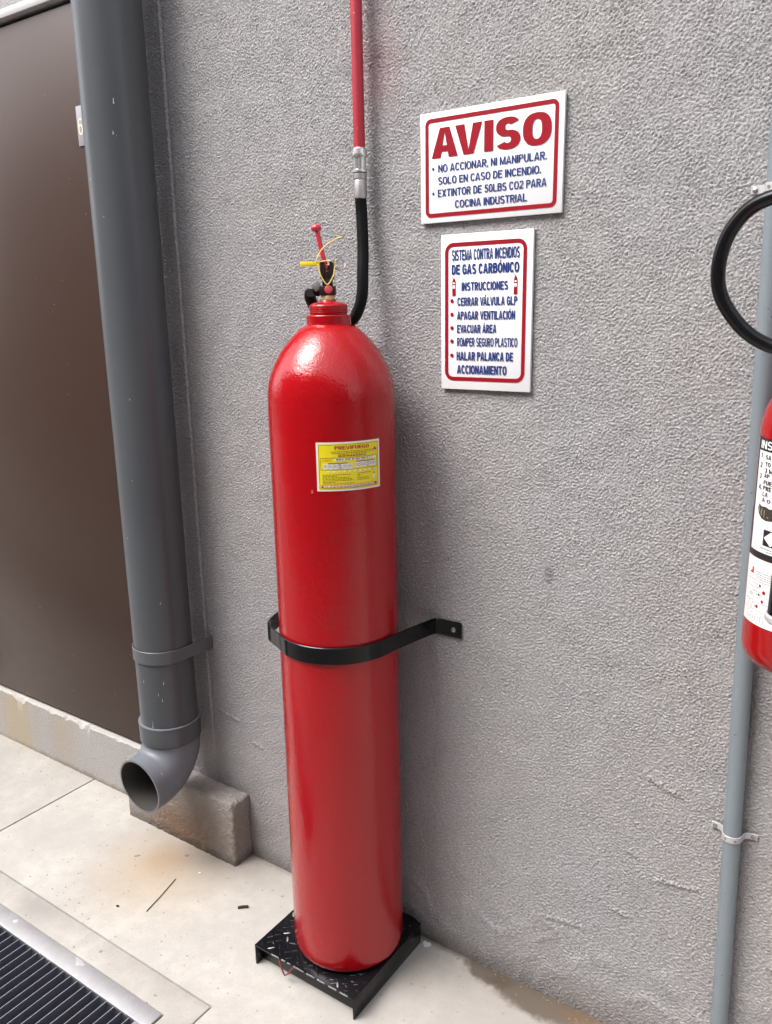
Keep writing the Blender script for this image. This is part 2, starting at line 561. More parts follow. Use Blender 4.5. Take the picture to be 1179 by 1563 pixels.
def glyph(ch, t):
    """returns (list of strokes, each a list of polygons, advance width)"""
    h = t * 0.82          # horizontal strokes are thinner
    W = 0.56 + t * 0.45
    m = W / 2
    acc = None
    if ch in 'ÁÓ':
        acc = ch
        ch = {'Á': 'A', 'Ó': 'O'}[ch]
    G = []
    if ch == 'A':
        W += 0.08
        m = W / 2
        k = t * 0.56
        G = [pg((0, 0), (t * 1.05, 0), (m, 1 - t * 0.55), (m, 1), (m - k, 1)), pg((W, 0), (m + k, 1), (m, 1), (m, 1 - t * 0.55), (W - t * 1.05, 0)),
             bx_(t * 1.1, 0.20, W - t * 1.1, 0.20 + h)]
    elif ch == 'V':
        W += 0.08
        m = W / 2
        k = t * 0.56
        G = [pg((0, 1), (m - k, 0), (m, 0), (m, t * 0.55), (t * 1.05, 1)), pg((W, 1), (W - t * 1.05, 1), (m, t * 0.55), (m, 0), (m + k, 0))]
    elif ch == 'I':
        W = t
        G = [bx_(0, 0, t, 1)]
    elif ch == 'L':
        W -= 0.06
        G = [bx_(0, 0, t, 1), bx_(t, 0, W, h)]
    elif ch in 'EF':
        W -= 0.04
        G = [bx_(0, 0, t, 1), bx_(t, 1 - h, W, 1), bx_(t, 0.5 - h * 0.45, W * 0.93, 0.5 + h * 0.55)]
        if ch == 'E':
            G.append(bx_(t, 0, W + 0.01, h))
    elif ch == 'H':
        G = [bx_(0, 0, t, 1), bx_(W - t, 0, W, 1), bx_(t, 0.5 - h / 2, W - t, 0.5 + h / 2)]
    elif ch == 'N':
        G = [bx_(0, 0, t, 1), bx_(W - t, 0, W, 1), pg((t, 1), (t, 1 - t * 1.5 - 0.12), (W - t, 0), (W - t, t * 1.5 + 0.12))]
    elif ch == 'M':
        W += 0.17
        m = W / 2
        G = [bx_(0, 0, t * 0.95, 1), bx_(W - t * 0.95, 0, W, 1), pg((t * 0.95, 1), (t * 0.95, 0.62), (m - t * 0.42, 0), (m, 0), (m, t * 1.5)),
             pg((W - t * 0.95, 1), (m, t * 1.5), (m, 0), (m + t * 0.42, 0), (W - t * 0.95, 0.62))]
    elif ch == 'T':
        G = [bx_(0, 1 - h, W, 1), bx_(m - t / 2, 0, m + t / 2, 1 - h)]
    elif ch == 'X':
        W += 0.06
        k = t * 1.2
        G = [pg((0, 0), (k, 0), (W, 1), (W - k, 1)), pg((0, 1), (W - k, 0), (W, 0), (k, 1))]
    elif ch in 'O0':
        W += 0.06 if ch == 'O' else -0.04
        m = W / 2
        G = [sarc(m, 0.5, m, 0.515, t, h, 0, 360, 2.4, 32)]
    elif ch == 'C':
        m = W / 2 + 0.01
        G = [sarc(m, 0.5, m, 0.515, t, h, 32, 328, 2.4)]
    elif ch == 'G':
        W += 0.03
        m = W / 2
        G = [sarc(m, 0.5, m, 0.515, t, h, 36, 318, 2.4), bx_(m, 0.40, W, 0.40 + h), bx_(W - t * 0.95, 0.06, W, 0.40)]
    elif ch == 'D':
        G = [bx_(0, 0, t, 1), bx_(t, 1 - h, m * 0.9, 1), bx_(t, 0, m * 0.9, h), sarc(m * 0.9, 0.5, W - m * 0.9, 0.5, t, h, -90, 90, 2.5)]
    elif ch in 'PRB':
        lo = 0.44 if ch != 'B' else 0.475
        hh = (1 - lo) / 2
        G = [bx_(0, 0, t, 1), bx_(t, 1 - h, m, 1), bx_(t, lo, m, lo + h), sarc(m, 1 - hh, W - m - (0.02 if ch == 'B' else 0), hh, t, h, -90, 90, 2.4)]
        if ch == 'R':
            G.append(pg((W - t * 1.15, 0), (W + 0.03, 0), (m + t * 0.75, lo), (m - t * 0.35, lo)))
        if ch == 'B':
            l2 = lo + h
            G[2] = bx_(t, lo, m, lo + h)
            G += [bx_(t, 0, m, h), sarc(m, l2 / 2, W - m + 0.01, l2 / 2, t, h, -90, 90, 2.4)]
    elif ch == 'U':
        G = [bx_(0, 0.34, t, 1), bx_(W - t, 0.34, W, 1), sarc(m, 0.34, m, 0.355, t, h, 180, 360, 2.3)]
    elif ch == 'S':
        W -= 0.01
        m = W / 2
        hu = (0.515 + h / 2) / 2
        G = [sarc(m, 1.015 - hu, m * 0.96, hu, t, h, 28, 270, 2.3), sarc(m, hu - 0.015, m, hu, t, h, 90, -152, 2.3)]
    elif ch == '2':
        W -= 0.04
        m = W / 2
        G = [sarc(m, 0.70, m, 0.31, t, h, 165, -20, 2.2), bx_(0, 0, W, h), pg((0, h), (t * 1.25, h), (W - t * 0.2, 0.60), (W - t * 1.1, 0.62))]
    elif ch == '3':
        W -= 0.05
        m = W / 2
        G = [sarc(m * 0.95, 0.745, m, 0.268, t, h, 150, -90, 2.2), sarc(m * 0.95, 0.275, m * 1.03, 0.288, t, h, 90, -150, 2.2)]
    elif ch == '4':
        W -= 0.02
        G = [bx_(W * 0.55, 0, W * 0.55 + t, 1), bx_(0, 0.2, W * 0.55, 0.2 + h), bx_(W * 0.55 + t, 0.2, W, 0.2 + h), pg((0, 0.2 + h), (t, 0.2 + h), (W * 0.55, 0.82), (W * 0.55, 1))]
    elif ch == '5':
        W -= 0.05
        m = W / 2
        G = [bx_(t * 0.5, 1 - h, W * 0.95, 1), bx_(t * 0.4, 0.48, t * 1.25, 1 - h), sarc(m, 0.32, m, 0.335, t, h, 128, -155, 2.3)]
    elif ch == '6':
        W -= 0.05
        m = W / 2
        G = [sarc(m, 0.31, m, 0.325, t, h, 0, 360, 2.2, 28), sarc(m + 0.02, 0.5, m + 0.02, 0.515, t, h, 48, 185, 2.2)]
    elif ch == '1':
        W = t * 1.9
        G = [bx_(W - t, 0, W, 1), pg((0, 0.70), (0, 0.84), (W - t, 1), (W - t, 0.80))]
    elif ch == '.':
        W = t
        G = [bx_(0, 0, t, t)]
    elif ch == ',':
        W = t
        G = [bx_(0, 0, t, t), pg((t * 0.25, -t * 0.95), (t * 0.65, -t * 0.8), (t, 0), (t * 0.5, 0))]
    elif ch == ' ':
        W = 0.20 + t * 0.1
    if acc:
        c_ = W / 2
        G.append(pg((c_ - t * 0.35, 1.05), (c_ + t * 0.25, 1.05), (c_ + t * 1.05, 1.24), (c_ + t * 0.1, 1.24)))
    return G, W


def text_geom(body, t):
    V, F, Lf = [], [], []
    x = 0.0
    for ci, ch in enumerate(body):
        G, W = glyph(ch, t)
        for si, strokes in enumerate(G):
            for poly in strokes:
                b = len(V)
                V += [(px + x, py) for px, py in poly]
                Lf += [si * 0.00003] * len(poly)
                F.append(tuple(range(b, b + len(poly))))
        x -= {'AV': 0.13, 'VA': 0.13, 'LV': 0.08, 'AT': 0.1, 'TA': 0.1, 'LT': 0.08, 'VÁ': 0.13, 'ÁL': 0, 'PA': 0.06}.get(body[ci:ci + 2], 0)
        x += W + (0.05 + 0.13 * (0.3 - t) if ch != ' ' else 0.09)
    return np.array(V), F, np.array(Lf)


def fit_text(body, bold, x0, z0, x1, z1):
    V, F, Lf = text_geom(body, bold)
    u = x0 + (V[:, 0] - V[:, 0].min()) / np.ptp(V[:, 0]) * (x1 - x0)
    v = z0 + V[:, 1] * (z1 - z0)
    return u, v, F, Lf


def print_mesh(name, co, F, mat, parent):
    o = raw2(name, co, F, mat, parent, None)
    return o


def wall_text(body, x0, z0, x1, z1, y, mat, parent, bold=0.16, name='lettering'):
    u, v, F, Lf = fit_text(body, bold, x0, z0, x1, z1)
    return raw(name, np.stack([u, y - Lf, v], 1), F, mat, parent)


class Wrap:
    """flat print bent round a vertical cylinder: u is an angle in degrees, v a height"""
    def __init__(s, xc, yc, R):
        s.xc, s.yc, s.R = xc, yc, R

    def pts(s, u, v, lift):
        a = np.radians(u)
        r = s.R + lift
        return np.stack([s.xc + r * np.cos(a), s.yc + r * np.sin(a), np.asarray(v, float)], 1)

    def text(s, body, u0, v0, u1, v1, lift, mat, parent, bold=0.16):
        u, v, F, Lf = fit_text(body, bold, u0, v0, u1, v1)
        return raw('lettering', s.pts(u, v, lift + Lf), F, mat, parent)

    def panels(s, name, rects, lift, mat, parent, step=3.0):
        V, F = [], []
        for (u0, v0, u1, v1) in rects:
            n = max(1, int(math.ceil(abs(u1 - u0) / step)))
            us = np.linspace(u0, u1, n + 1)
            b = len(V)
            for q in us:
                V += [(q, v0), (q, v1)]
            for k in range(n):
                F.append((b + 2 * k, b + 2 * k + 2, b + 2 * k + 3, b + 2 * k + 1))
        A = np.array(V)
        return raw(name, s.pts(A[:, 0], A[:, 1], lift), F, mat, parent)

    def polys(s, name, polys, lift, mat, parent, step=2.5):
        bm = bmesh.new()
        for pl in polys:
            bm.faces.new([bm.verts.new((u, v * 1000, 0)) for u, v in pl])
        us = [v.co.x for v in bm.verts]
        u = math.floor(min(us) / step) * step + step
        while u < max(us):
            bmesh.ops.bisect_plane(bm, geom=bm.verts[:] + bm.edges[:] + bm.faces[:], plane_co=(u, 0, 0), plane_no=(1, 0, 0))
            u += step
        bmesh.ops.triangulate(bm, faces=[f for f in bm.faces if len(f.verts) > 4])
        bm.verts.ensure_lookup_table()
        A = np.array([(v.co.x, v.co.y / 1000) for v in bm.verts])
        F = [tuple(v.index for v in f.verts) for f in bm.faces]
        bm.verts.index_update()
        F = [tuple(v.index for v in f.verts) for f in bm.faces]
        bm.free()
        return raw(name, s.pts(A[:, 0], A[:, 1], lift), F, mat, parent)


def rr(x0, z0, x1, z1, r, n=8):
    p = []
    for cx, cz, a0 in ((x1 - r, z1 - r, 0), (x0 + r, z1 - r, 90), (x0 + r, z0 + r, 180), (x1 - r, z0 + r, 270)):
        for k in range(n + 1):
            a = math.radians(a0 + 90 * k / n)
            p.append((cx + r * math.cos(a), cz + r * math.sin(a)))
    return p


def wall_ring(name, x0, z0, x1, z1, wdt, r, y, mat, parent):
    o, i = rr(x0, z0, x1, z1, r), rr(x0 + wdt, z0 + wdt, x1 - wdt, z1 - wdt, max(r - wdt, 0.001))
    n = len(o)
    v = [(x, y, z) for x, z in o] + [(x, y, z) for x, z in i]
    f = [(k, (k + 1) % n, n + (k + 1) % n, n + k) for k in range(n)]
    return raw(name, v, [q[::-1] for q in f], mat, parent)


def wall_disc(name, x, z, r, y, mat, parent, n=16):
    v = [(x + r * math.cos(2 * PI * k / n), y, z + r * math.sin(2 * PI * k / n)) for k in range(n)]
    return raw(name, v, [tuple(range(n))], mat, parent)


# ================================================================== SETTING
# ---- ground sheet and concrete slabs
g = raw('ground', [(-12, -14, -0.22), (12, -14, -0.22), (12, 0.3, -0.22), (-12, 0.3, -0.22)], [(0, 1, 2, 3)], M['soil'])
g['kind'] = 'structure'
pav = bpy.data.objects.new('pavement', None)
COL.objects.link(pav)
pav['kind'] = 'structure'


def slab(poly, name='concrete_slab', h=0.20, bev=0.003, top=0.0):
    bm = bmesh.new()
    vs = [bm.verts.new((x, y, top - h)) for x, y in poly]
    fc = bm.faces.new(vs)
    r = bmesh.ops.extrude_face_region(bm, geom=[fc])
    tv = [e for e in r['geom'] if isinstance(e, bmesh.types.BMVert)]
    bmesh.ops.translate(bm, verts=tv, vec=(0, 0, h))
    te = [e for e in bm.edges if all(v.co.z > top - 1e-5 for v in e.verts)]
    bmesh.ops.bevel(bm, geom=te, offset=bev, segments=2, profile=0.5, affect='EDGES')
    bmesh.ops.recalc_face_normals(bm, faces=bm.faces[:])
    return bm_out(name, bm, M['floor'], pav, 40)


J = 0.0022   # half joint
XJ, YG, XE = -2.20, -0.441, -1.198
slab([(XJ + J, -0.001), (11.0, -0.001), (11.0, -6.0), (XE + J, -6.0), (XE + J, YG + J), (XJ + J, YG + J)])
slab([(-11.0, -0.001), (XJ - J, -0.001), (XJ - J, YG + J), (-11.0, YG + J)])
# border strip round the drain
slab([(-6.0, YG - J * 0.4), (XE - J * 0.4, YG - J * 0.4), (XE - J * 0.4, -1.06), (-1.268, -1.06), (-1.268, -0.5135), (-6.0, -0.5135)],
     'drain_border')
slab([(-6.0, -0.992), (-1.2725, -0.992), (-1.2725, -1.06), (-6.0, -1.06)], 'drain_border')
slab([(-11.0, -1.064), (XE - J, -1.064), (XE - J, -6.0), (-11.0, -6.0)])

# ---- the stuccoed wall: a fine relief grid where the picture shows it
def bandnoise(nz, nx, step, lo, hi, seed, ax=1.0, az=1.0):
    r = np.random.default_rng(seed).standard_normal((nz, nx))
    fz = np.fft.fftfreq(nz, step)[:, None] * az
    fx = np.fft.rfftfreq(nx, step)[None, :] * ax
    k = np.sqrt(fz * fz + fx * fx) + 1e-9
    lam = 1.0 / k
    H = np.exp(-0.5 * (np.log(lam / math.sqrt(lo * hi)) / (0.5 * math.log(hi / lo) + 0.05)) ** 2)
    o = np.fft.irfft2(np.fft.rfft2(r) * H, s=(nz, nx))
    return o / o.std()


wall = thing('stucco_wall', 'grey rough stucco wall that carries the signs, pipes and cylinder', 'wall', (0, 0, 0))


def relief_grid(name, x0, x1, z0, z1, step, parent):
    nx, nz = int(round((x1 - x0) / step)) + 1, int(round((z1 - z0) / step)) + 1
    xs, zs = np.linspace(x0, x1, nx), np.linspace(z0, z1, nz)
    X, Z = np.meshgrid(xs, zs)
    a = bandnoise(nz, nx, step, 0.0042, 0.0075, 1)
    b = bandnoise(nz, nx, step, 0.009, 0.02, 2)
    c = bandnoise(nz, nx, step, 0.12, 0.4, 3)
    s = bandnoise(nz, nx, step, 0.010, 0.022, 4, ax=1.0, az=0.35)       # raked smears near the ground
    amp = bandnoise(nz, nx, step, 0.08, 0.25, 5)
    low = 1 / (1 + np.exp((Z - 0.42 + 0.1 * c) / 0.12))
    rough = np.tanh(a) * 0.95 + np.maximum(b, -0.6) * 0.22
    h = (1 - 0.35 * low) * rough * (1.0 + 0.08 * amp) * 0.00145 + low * s * 0.0006 + c * 0.0003
    # trowel ridges in the lower right
    for (xa, za, xb, zb, hh, ww) in ((-0.41, 0.612, -0.325, 0.586, 0.0028, 0.0045), (-0.375, 0.392, -0.285, 0.405, 0.003, 0.004),
                                     (-0.47, 0.29, -0.41, 0.283, 0.0028, 0.004), (-0.44, 0.438, -0.40, 0.425, 0.002, 0.004),
                                     (-1.60, 0.43, -1.50, 0.408, 0.003, 0.004), (-1.46, 0.36, -1.42, 0.35, 0.0025, 0.004),
                                     (-0.155, 0.42, -0.11, 0.395, 0.003, 0.004), (-0.16, 0.30, -0.135, 0.285, 0.0035, 0.004),
                                     (-0.62, 0.20, -0.50, 0.215, 0.0022, 0.005), (-0.12, 0.21, -0.07, 0.19, 0.003, 0.005)):
        dx, dz = xb - xa, zb - za
        L = math.hypot(dx, dz)
        tt = ((X - xa) * dx + (Z - za) * dz) / L / L
        dd = ((X - xa) * dz - (Z - za) * dx) / L + 0.0022 * b * 0.5
        h += 1.5 * hh * np.exp(-(dd / ww) ** 2) * np.clip(1 - np.abs(tt - 0.5) ** 4 * 16, 0, 1) * (0.6 + 0.4 * a.clip(-1, 1))
    # slumped coat near the floor
    h += 0.002 * np.exp(-((Z - 0.10 - 0.05 * c) / 0.05) ** 2) * (0.4 + 0.6 * (X > -0.95))
    # corner bead behind the drain pipe
    xb = -1.617
    dz = (X - xb)
    h += 0.0026 * np.exp(-(dz / 0.0032) ** 2) - 0.0022 * np.exp(-((dz - 0.0075) / 0.003) ** 2)
    Y = -h
    V = np.stack([X, Y, Z], -1).reshape(-1, 3).astype(np.float32)
    idx = np.arange(nx * nz, dtype=np.int32).reshape(nz, nx)
    q = np.stack([idx[:-1, :-1], idx[:-1, 1:], idx[1:, 1:], idx[1:, :-1]], -1).reshape(-1, 4)
    me = bpy.data.meshes.new(name)
    me.vertices.add(len(V))
    me.vertices.foreach_set('co', V.ravel())
    me.loops.add(q.size)
    me.loops.foreach_set('vertex_index', q.ravel())
    me.polygons.add(len(q))
    me.polygons.foreach_set('loop_start', np.arange(0, q.size, 4, dtype=np.int32))
    me.polygons.foreach_set('loop_total', np.full(len(q), 4, dtype=np.int32))
    me.update(calc_edges=True)
    me.polygons.foreach_set('use_smooth', np.ones(len(q), dtype=bool))
    return finish(name, me, M['wall'], parent)


XW0, XW1 = -1.86, 0.06
relief_grid('stucco_face', XW0, XW1, -0.02, 2.36, 0.0021, wall)
box('upper_wall', XW0, 11.0, -0.0005, 0.25, 2.3605, 8.0, M['wall'], wall, 0)
box('side_wall', XW1 + 0.0005, 11.0, -0.0005, 0.25, -0.1, 2.36, M['wall'], wall, 0)
box('lintel_wall', -11.0, XW0 - 0.0005, -0.0015, 0.25, 2.292, 8.0, M['wall'], wall, 0)
box('far_wall', -11.0, -2.90, -0.0015, 0.25, -0.1, 2.2915, M['wall'], wall, 0)


def plinth():
    """low rendered kerb under the door with a chipped top edge"""
    bm = bmesh.new()
    x0, x1, n = -2.8995, -1.862, 150
    prof = []
    rows = []
    for k in range(n + 1):
        x = x0 + (x1 - x0) * k / n
        chip = 0.0
        for cx, wd, dp in ((-2.60, 0.030, 0.012), (-2.57, 0.015, 0.018), (-2.24, 0.022, 0.016), (-2.205, 0.012, 0.026), (-2.40, 0.02, 0.007),
                           (-2.32, 0.012, 0.008), (-2.05, 0.015, 0.005)):
            chip = max(chip, dp * max(0, 1 - ((x - cx) / wd) ** 2))
        chip += abs(random.gauss(0, 0.0014))
        z = 0.190
        pts = [(0.2, -0.1), (-0.006, -0.1), (-0.006, 0.03), (-0.005, 0.12), (-0.004, z - chip - 0.003), (-0.0005 + chip * 0.35, z - 0.3 * chip),
               (0.012, z), (0.2, z)]
        rows.append([bm.verts.new((x, y + (random.gauss(0, 0.0006) if 1 < i < 6 else 0), zz)) for i, (y, zz) in enumerate(pts)])
    for a, b in zip(rows[:-1], rows[1:]):
        for i in range(len(a) - 1):
            f = bm.faces.new((a[i], a[i + 1], b[i + 1], b[i]))
            f.material_index = 1 if i in (4, 5) else 0
    return bm_out('plinth', bm, [M['plinth'], M['plinth_edge']], wall, 30)


M['plinth_edge'] = stucco_mat('bare chipped plinth edge', (0.42, 0.40, 0.375), 0.4, 300, 0.001)
plinth()

# ---- opposite side of the passage (never in frame, closes the courtyard as the reflections show)
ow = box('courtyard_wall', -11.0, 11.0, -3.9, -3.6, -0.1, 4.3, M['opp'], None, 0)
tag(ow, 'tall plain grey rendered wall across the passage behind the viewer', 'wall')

# ================================================================== DOOR
door = thing('metal_door', 'dark brown metal door left of the thick drain pipe', 'door', (-2.38, 0.02, 0.19))
box('door_panel', -2.868, -1.872, 0.010, 0.050, 0.199, 2.2575, M['door'], door, 0.002)
fr = bmesh.new()
add_box(fr, -2.8995, -1.8615, -0.006, 0.055, 2.2700, 2.2915, 0.002)
add_box(fr, -2.8995, -2.874, -0.006, 0.055, 0.192, 2.2695, 0.002)
add_box(fr, -1.868, -1.8615, -0.004, 0.055, 0.192, 2.2695, 0.001)
bm_out('door_frame', fr, M['door_frame'], door, 40)
box('gap_dark_sheet', -2.873, -1.869, 0.051, 0.058, 0.192, 2.2695, M['ink_black'], door, 0)  # black sheet behind the panel stands in for the dark of the gaps
pl = box('number_plate', -1.965, -1.900, 0.0075, 0.0098, 1.924, 2.020, M['plate'], door, 0.0005)
wall_text('6', -1.9605, 1.951, -1.9425, 1.991, 0.0072, M['plate_ink'], pl, 0.13, 'numeral')

# ================================================================== DRAIN PIPE
PX, PY, PR = -1.672, -0.100, 0.0765
dp = thing('drain_pipe', 'thick dark grey vertical drain pipe ending in an elbow', 'drain pipe', (PX, PY, 0.38))
lathe('pipe', [(PR - 0.004, 0.41), (PR, 0.41), (PR, 3.6), (PR - 0.004, 3.6)], M['pvc'], dp, 64, (PX, PY, 0), 40)
sk = PR + 0.0055
lathe('socket_collar', [(PR - 0.003, 0.3645), (sk - 0.004, 0.3645), (sk, 0.369), (sk + 0.0005, 0.419), (sk - 0.001, 0.4225), (PR + 0.0005, 0.4225)],
      M['pvc'], dp, 64, (PX, PY, 0), 30)
lathe('collar_lip', [(sk - 0.0005, 0.4205), (sk + 0.0012, 0.4210), (sk + 0.0008, 0.4235), (PR + 0.0008, 0.4238)], M['pvc_elbow'], dp, 64, (PX, PY, 0), 30)


def elbow():
    BR = 0.094
    zc0 = 0.364
    path = [Vector((PX, PY, zc0))]
    nst = 18
    tilt = math.radians(88)
    for k in range(1, nst + 1):
        a = tilt * k / nst
        path.append(Vector((PX, PY - BR * (1 - math.cos(a)), zc0 - BR * math.sin(a))))
    d = (path[-1] - path[-2]).normalized()
    for s_ in (0.008, 0.030):
        path.append(path[nst] + d * s_)
    seg = 56
    R0, R1 = PR + 0.0015, PR - 0.0035
    v, f = sweep(path, circ(R0, seg), up0=Vector((0, -1, 0)))
    vi, fi = sweep(path, circ(R1, seg), up0=Vector((0, -1, 0)))
    f = f[:-2]
    fi = fi[:-2]
    nb = len(v)
    n = len(path)
    V = v + vi
    Fo = f + [tuple(nb + i for i in q)[::-1] for q in fi]
    mats = [0] * len(f) + [1] * len(fi)
    for k in range(seg):
        k2 = (k + 1) % seg
        a = (n - 1) * seg
        Fo.append((a + k, a + k2, nb + a + k2, nb + a + k))
        mats.append(0)
    me = bpy.data.meshes.new('elbow')
    me.from_pydata([tuple(x) for x in V], [], Fo)
    me.polygons.foreach_set('material_index', mats)
    bm = bmesh.new()
    bm.from_mesh(me)
    bmesh.ops.recalc_face_normals(bm, faces=bm.faces[:])
    bm.to_mesh(me)
    bm.free()
    return finish('elbow', me, [M['pvc_elbow'], M['pvc_in']], dp, 40)


elbow()
# strap: U round the pipe, ears flat on the wall
zs = 0.625
sp_ = [Vector((PX - PR - 0.05, -0.004, zs)), Vector((PX - PR - 0.012, -0.004, zs)), Vector((PX - PR - 0.005, -0.012, zs))]
rs = PR + 0.0025
for k in range(33):
    a = PI + PI * k / 32
    sp_.append(Vector((PX + rs * math.cos(a), PY + rs * math.sin(a), zs)))
sp_ += [Vector((PX + rs + 0.001, -0.010, zs)), Vector((PX + rs + 0.003, -0.005, zs)), Vector((PX + rs + 0.006, -0.0045, zs))]
flat_band('pipe_strap', sp_, 0.036, 0.003, M['pvc_strap'], dp)
# dried drips on the pipe, each a thin raised run
drips = bmesh.new()
W_ = Wrap(PX, PY, PR)


def drip(bm, ang, z0, z1, wdt, lift=0.0008, drift=0.0):
    n = 8
    rows = []
    for k in range(n + 1):
        t_ = k / n
        ww = wdt * (0.35 + 0.5 * t_ + (0.45 if k >= n - 1 else 0)) * (0.25 if k == n else 1)
        aa = math.radians(ang + drift * t_)
        hw = ww * 0.7 / 2 / PR
        z = z0 + (z1 - z0) * t_
        rows.append([bm.verts.new((PX + (PR + l) * math.cos(aa + o_), PY + (PR + l) * math.sin(aa + o_), z)) for o_, l in ((-hw, 0.0002), (0, lift), (hw, 0.0002))])
    for a, b in zip(rows[:-1], rows[1:]):
        for i in range(2):
            bm.faces.new((a[i], a[i + 1], b[i + 1], b[i]))


for q in ((-88, 0.5615, 0.553, 0.0035), (-45, 0.561, 0.551, 0.003), (-57, 0.528, 0.520, 0.003), (-50, 0.512, 0.503, 0.003),
          (-42, 1.962, 1.950, 0.004), (-47, 1.895, 1.887, 0.004), (-104, 1.80, 1.796, 0.003), (-60, 1.30, 1.296, 0.003),
          (-95, 0.95, 0.946, 0.003), (-38, 0.78, 0.774, 0.003), (-70, 1.10, 1.097, 0.003), (-75, 0.447, 0.425, 0.003)):
    drip(drips, *q)
o = bm_out('paint_splashes', drips, M['splash'], dp, 60)
o['kind'] = 'stuff'

# ================================================================== CONCRETE BLOCK
def rough_block():
    x0, x1, y0, y1, z1 = -1.935, -1.487, -0.069, -0.003, 0.193
    st = 0.006
    nx, nz, ny = int((x1 - x0) / st), int(z1 / st), int((y1 - y0) / st) + 1
    bm = bmesh.new()
    add_box(bm, x0, x1, y0, y1, -0.02, z1, 0)
    bmesh.ops.subdivide_edges(bm, edges=[e for e in bm.edges if abs((e.verts[0].co - e.verts[1].co).x) > 0.1], cuts=70, use_grid_fill=True)
    bmesh.ops.subdivide_edges(bm, edges=[e for e in bm.edges if abs((e.verts[0].co - e.verts[1].co).z) > 0.1], cuts=32, use_grid_fill=True)
    bmesh.ops.subdivide_edges(bm, edges=[e for e in bm.edges if abs((e.verts[0].co - e.verts[1].co).y) > 0.03], cuts=10, use_grid_fill=True)
    from mathutils import noise as mn
    for v in bm.verts:
        p = v.co.copy()
        # round the free edges a little, then roughen
        ex, ey, ez = x1 - p.x, p.y - y0, z1 - p.z
        e = sorted((max(ex, 0), max(ey, 0), max(ez, 0)))
        if e[1] < 0.006:
            k = (0.006 - e[1]) * 0.35
            if ex < 0.006:
                p.x -= k
            if ey < 0.006:
                p.y += k
            if ez < 0.006:
                p.z -= k
        n1 = mn.noise(p * 75) * 0.0034 + mn.noise(p * 140) * 0.0012
        d = Vector((1 if ex < 1e-3 else 0, -1 if ey < 1e-3 else 0, 1 if ez < 1e-3 else 0))
        p += d * n1
        if ez < 1e-3:
            p.z += 0.004 * mn.noise(Vector((p.x * 14, p.y * 30, 3)))
        v.co = p
    return bm_out('concrete_block', bm, M['block'], None, 60)


tag(rough_block(), 'rough grey concrete block with a rust stain beneath the pipe elbow', 'concrete block')

# ================================================================== RED SUPPLY PIPE AND HOSE
RX, RY = -1.0335, -0.030
rp = thing('supply_pipe', 'thin red painted pipe running up the wall above the cylinder', 'pipe', (RX, RY, 1.80))
tube('pipe', [(RX, RY, 1.800), (RX, RY, 4.0)], 0.0115, M['redpipe'], rp, 24, straight=True)
lathe('coupling', [(0.0120, 1.8095), (0.0142, 1.8070), (0.0150, 1.7990), (0.0155, 1.7945), (0.0150, 1.7920), (0.0128, 1.7910), (0.0126, 1.7690),
                   (0.0145, 1.7680), (0.0148, 1.7640), (0.0120, 1.7630)][::-1], M['steel'], rp, 32, (RX, RY, 0), 28)
lathe('nut_band', [(0.0128, 1.7905), (0.0134, 1.7900), (0.0134, 1.7700), (0.0128, 1.7695)][::-1], M['dirty_steel'], rp, 6, (RX, RY, 0), 20)
hz = thing('black_hose', 'black rubber hose from the red pipe curling behind the cylinder neck', 'hose', (RX, RY, 1.71))
lathe('ferrule', [(0.0060, 1.7625), (0.0135, 1.7620), (0.0138, 1.7520), (0.0122, 1.7500), (0.0126, 1.7475), (0.0132, 1.7460), (0.0132, 1.7160), (0.0122, 1.7145), (0.006, 1.7140)][::-1],
      M['dirty_steel'], hz, 32, (RX, RY, 0), 28)
tube('hose', [(RX, RY, 1.7150), (RX + 0.002, RY, 1.68), (-1.026, -0.036, 1.62), (-1.0215, -0.045, 1.57), (-1.0195, -0.050, 1.535), (-1.0245, -0.054, 1.505),
              (-1.0390, -0.058, 1.480), (-1.062, -0.062, 1.470), (-1.090, -0.075, 1.480), (-1.105, -0.095, 1.500), (-1.099, -0.120, 1.522), (-1.092, -0.128, 1.533)],
     0.0118, M['rubber'], hz, 20)

# ================================================================== BIG RED CYLINDER
EX, EY, ER = -1.033, -0.146, 0.128
E_ = thing('gas_cylinder', 'tall glossy red gas cylinder strapped upright against the wall', 'gas cylinder', (EX, EY, 0.0545))
prof = [(0.10, 0.0548), (0.112, 0.0550), (0.120, 0.0580), (0.1255, 0.0650), (ER - 0.0005, 0.0760), (ER, 0.09), (ER, 0.5), (ER, 0.9), (ER, 1.30), (ER - 0.0003, 1.33), (ER - 0.0015, 1.345),
        (0.1243, 1.360), (0.1202, 1.374), (0.1148, 1.388), (0.1078, 1.4025), (0.0993, 1.4170), (0.0899, 1.4305), (0.0794, 1.4430), (0.0672, 1.4553),
        (0.0560, 1.4655), (0.0420, 1.4720), (0.03, 1.476)]
lathe('shell', prof, M['red'], E_, 96, (EX, EY, 0), 60)
lathe('neck_ring', [(0.035, 1.468), (0.0425, 1.468), (0.0437, 1.4700), (0.0437, 1.4875), (0.0425, 1.4890), (0.035, 1.4890)], M['red'], E_, 64, (EX, EY, 0), 30)
cp = [(0.0340, 1.489), (0.0365, 1.4895), (0.0365, 1.4925)]
for k in range(4):
    z = 1.4930 + k * 0.0032
    cp += [(0.0372, z), (0.0378, z + 0.0010), (0.0378, z + 0.0020), (0.0370, z + 0.0028)]
cp += [(0.0376, 1.5065), (0.0366, 1.5085), (0.0320, 1.5118), (0.0220, 1.5140), (0.0160, 1.5150), (0.0150, 1.5175), (0.0100, 1.5180)]
lathe('threaded_cap', cp, M['red'], E_, 64, (EX, EY, 0), 25)

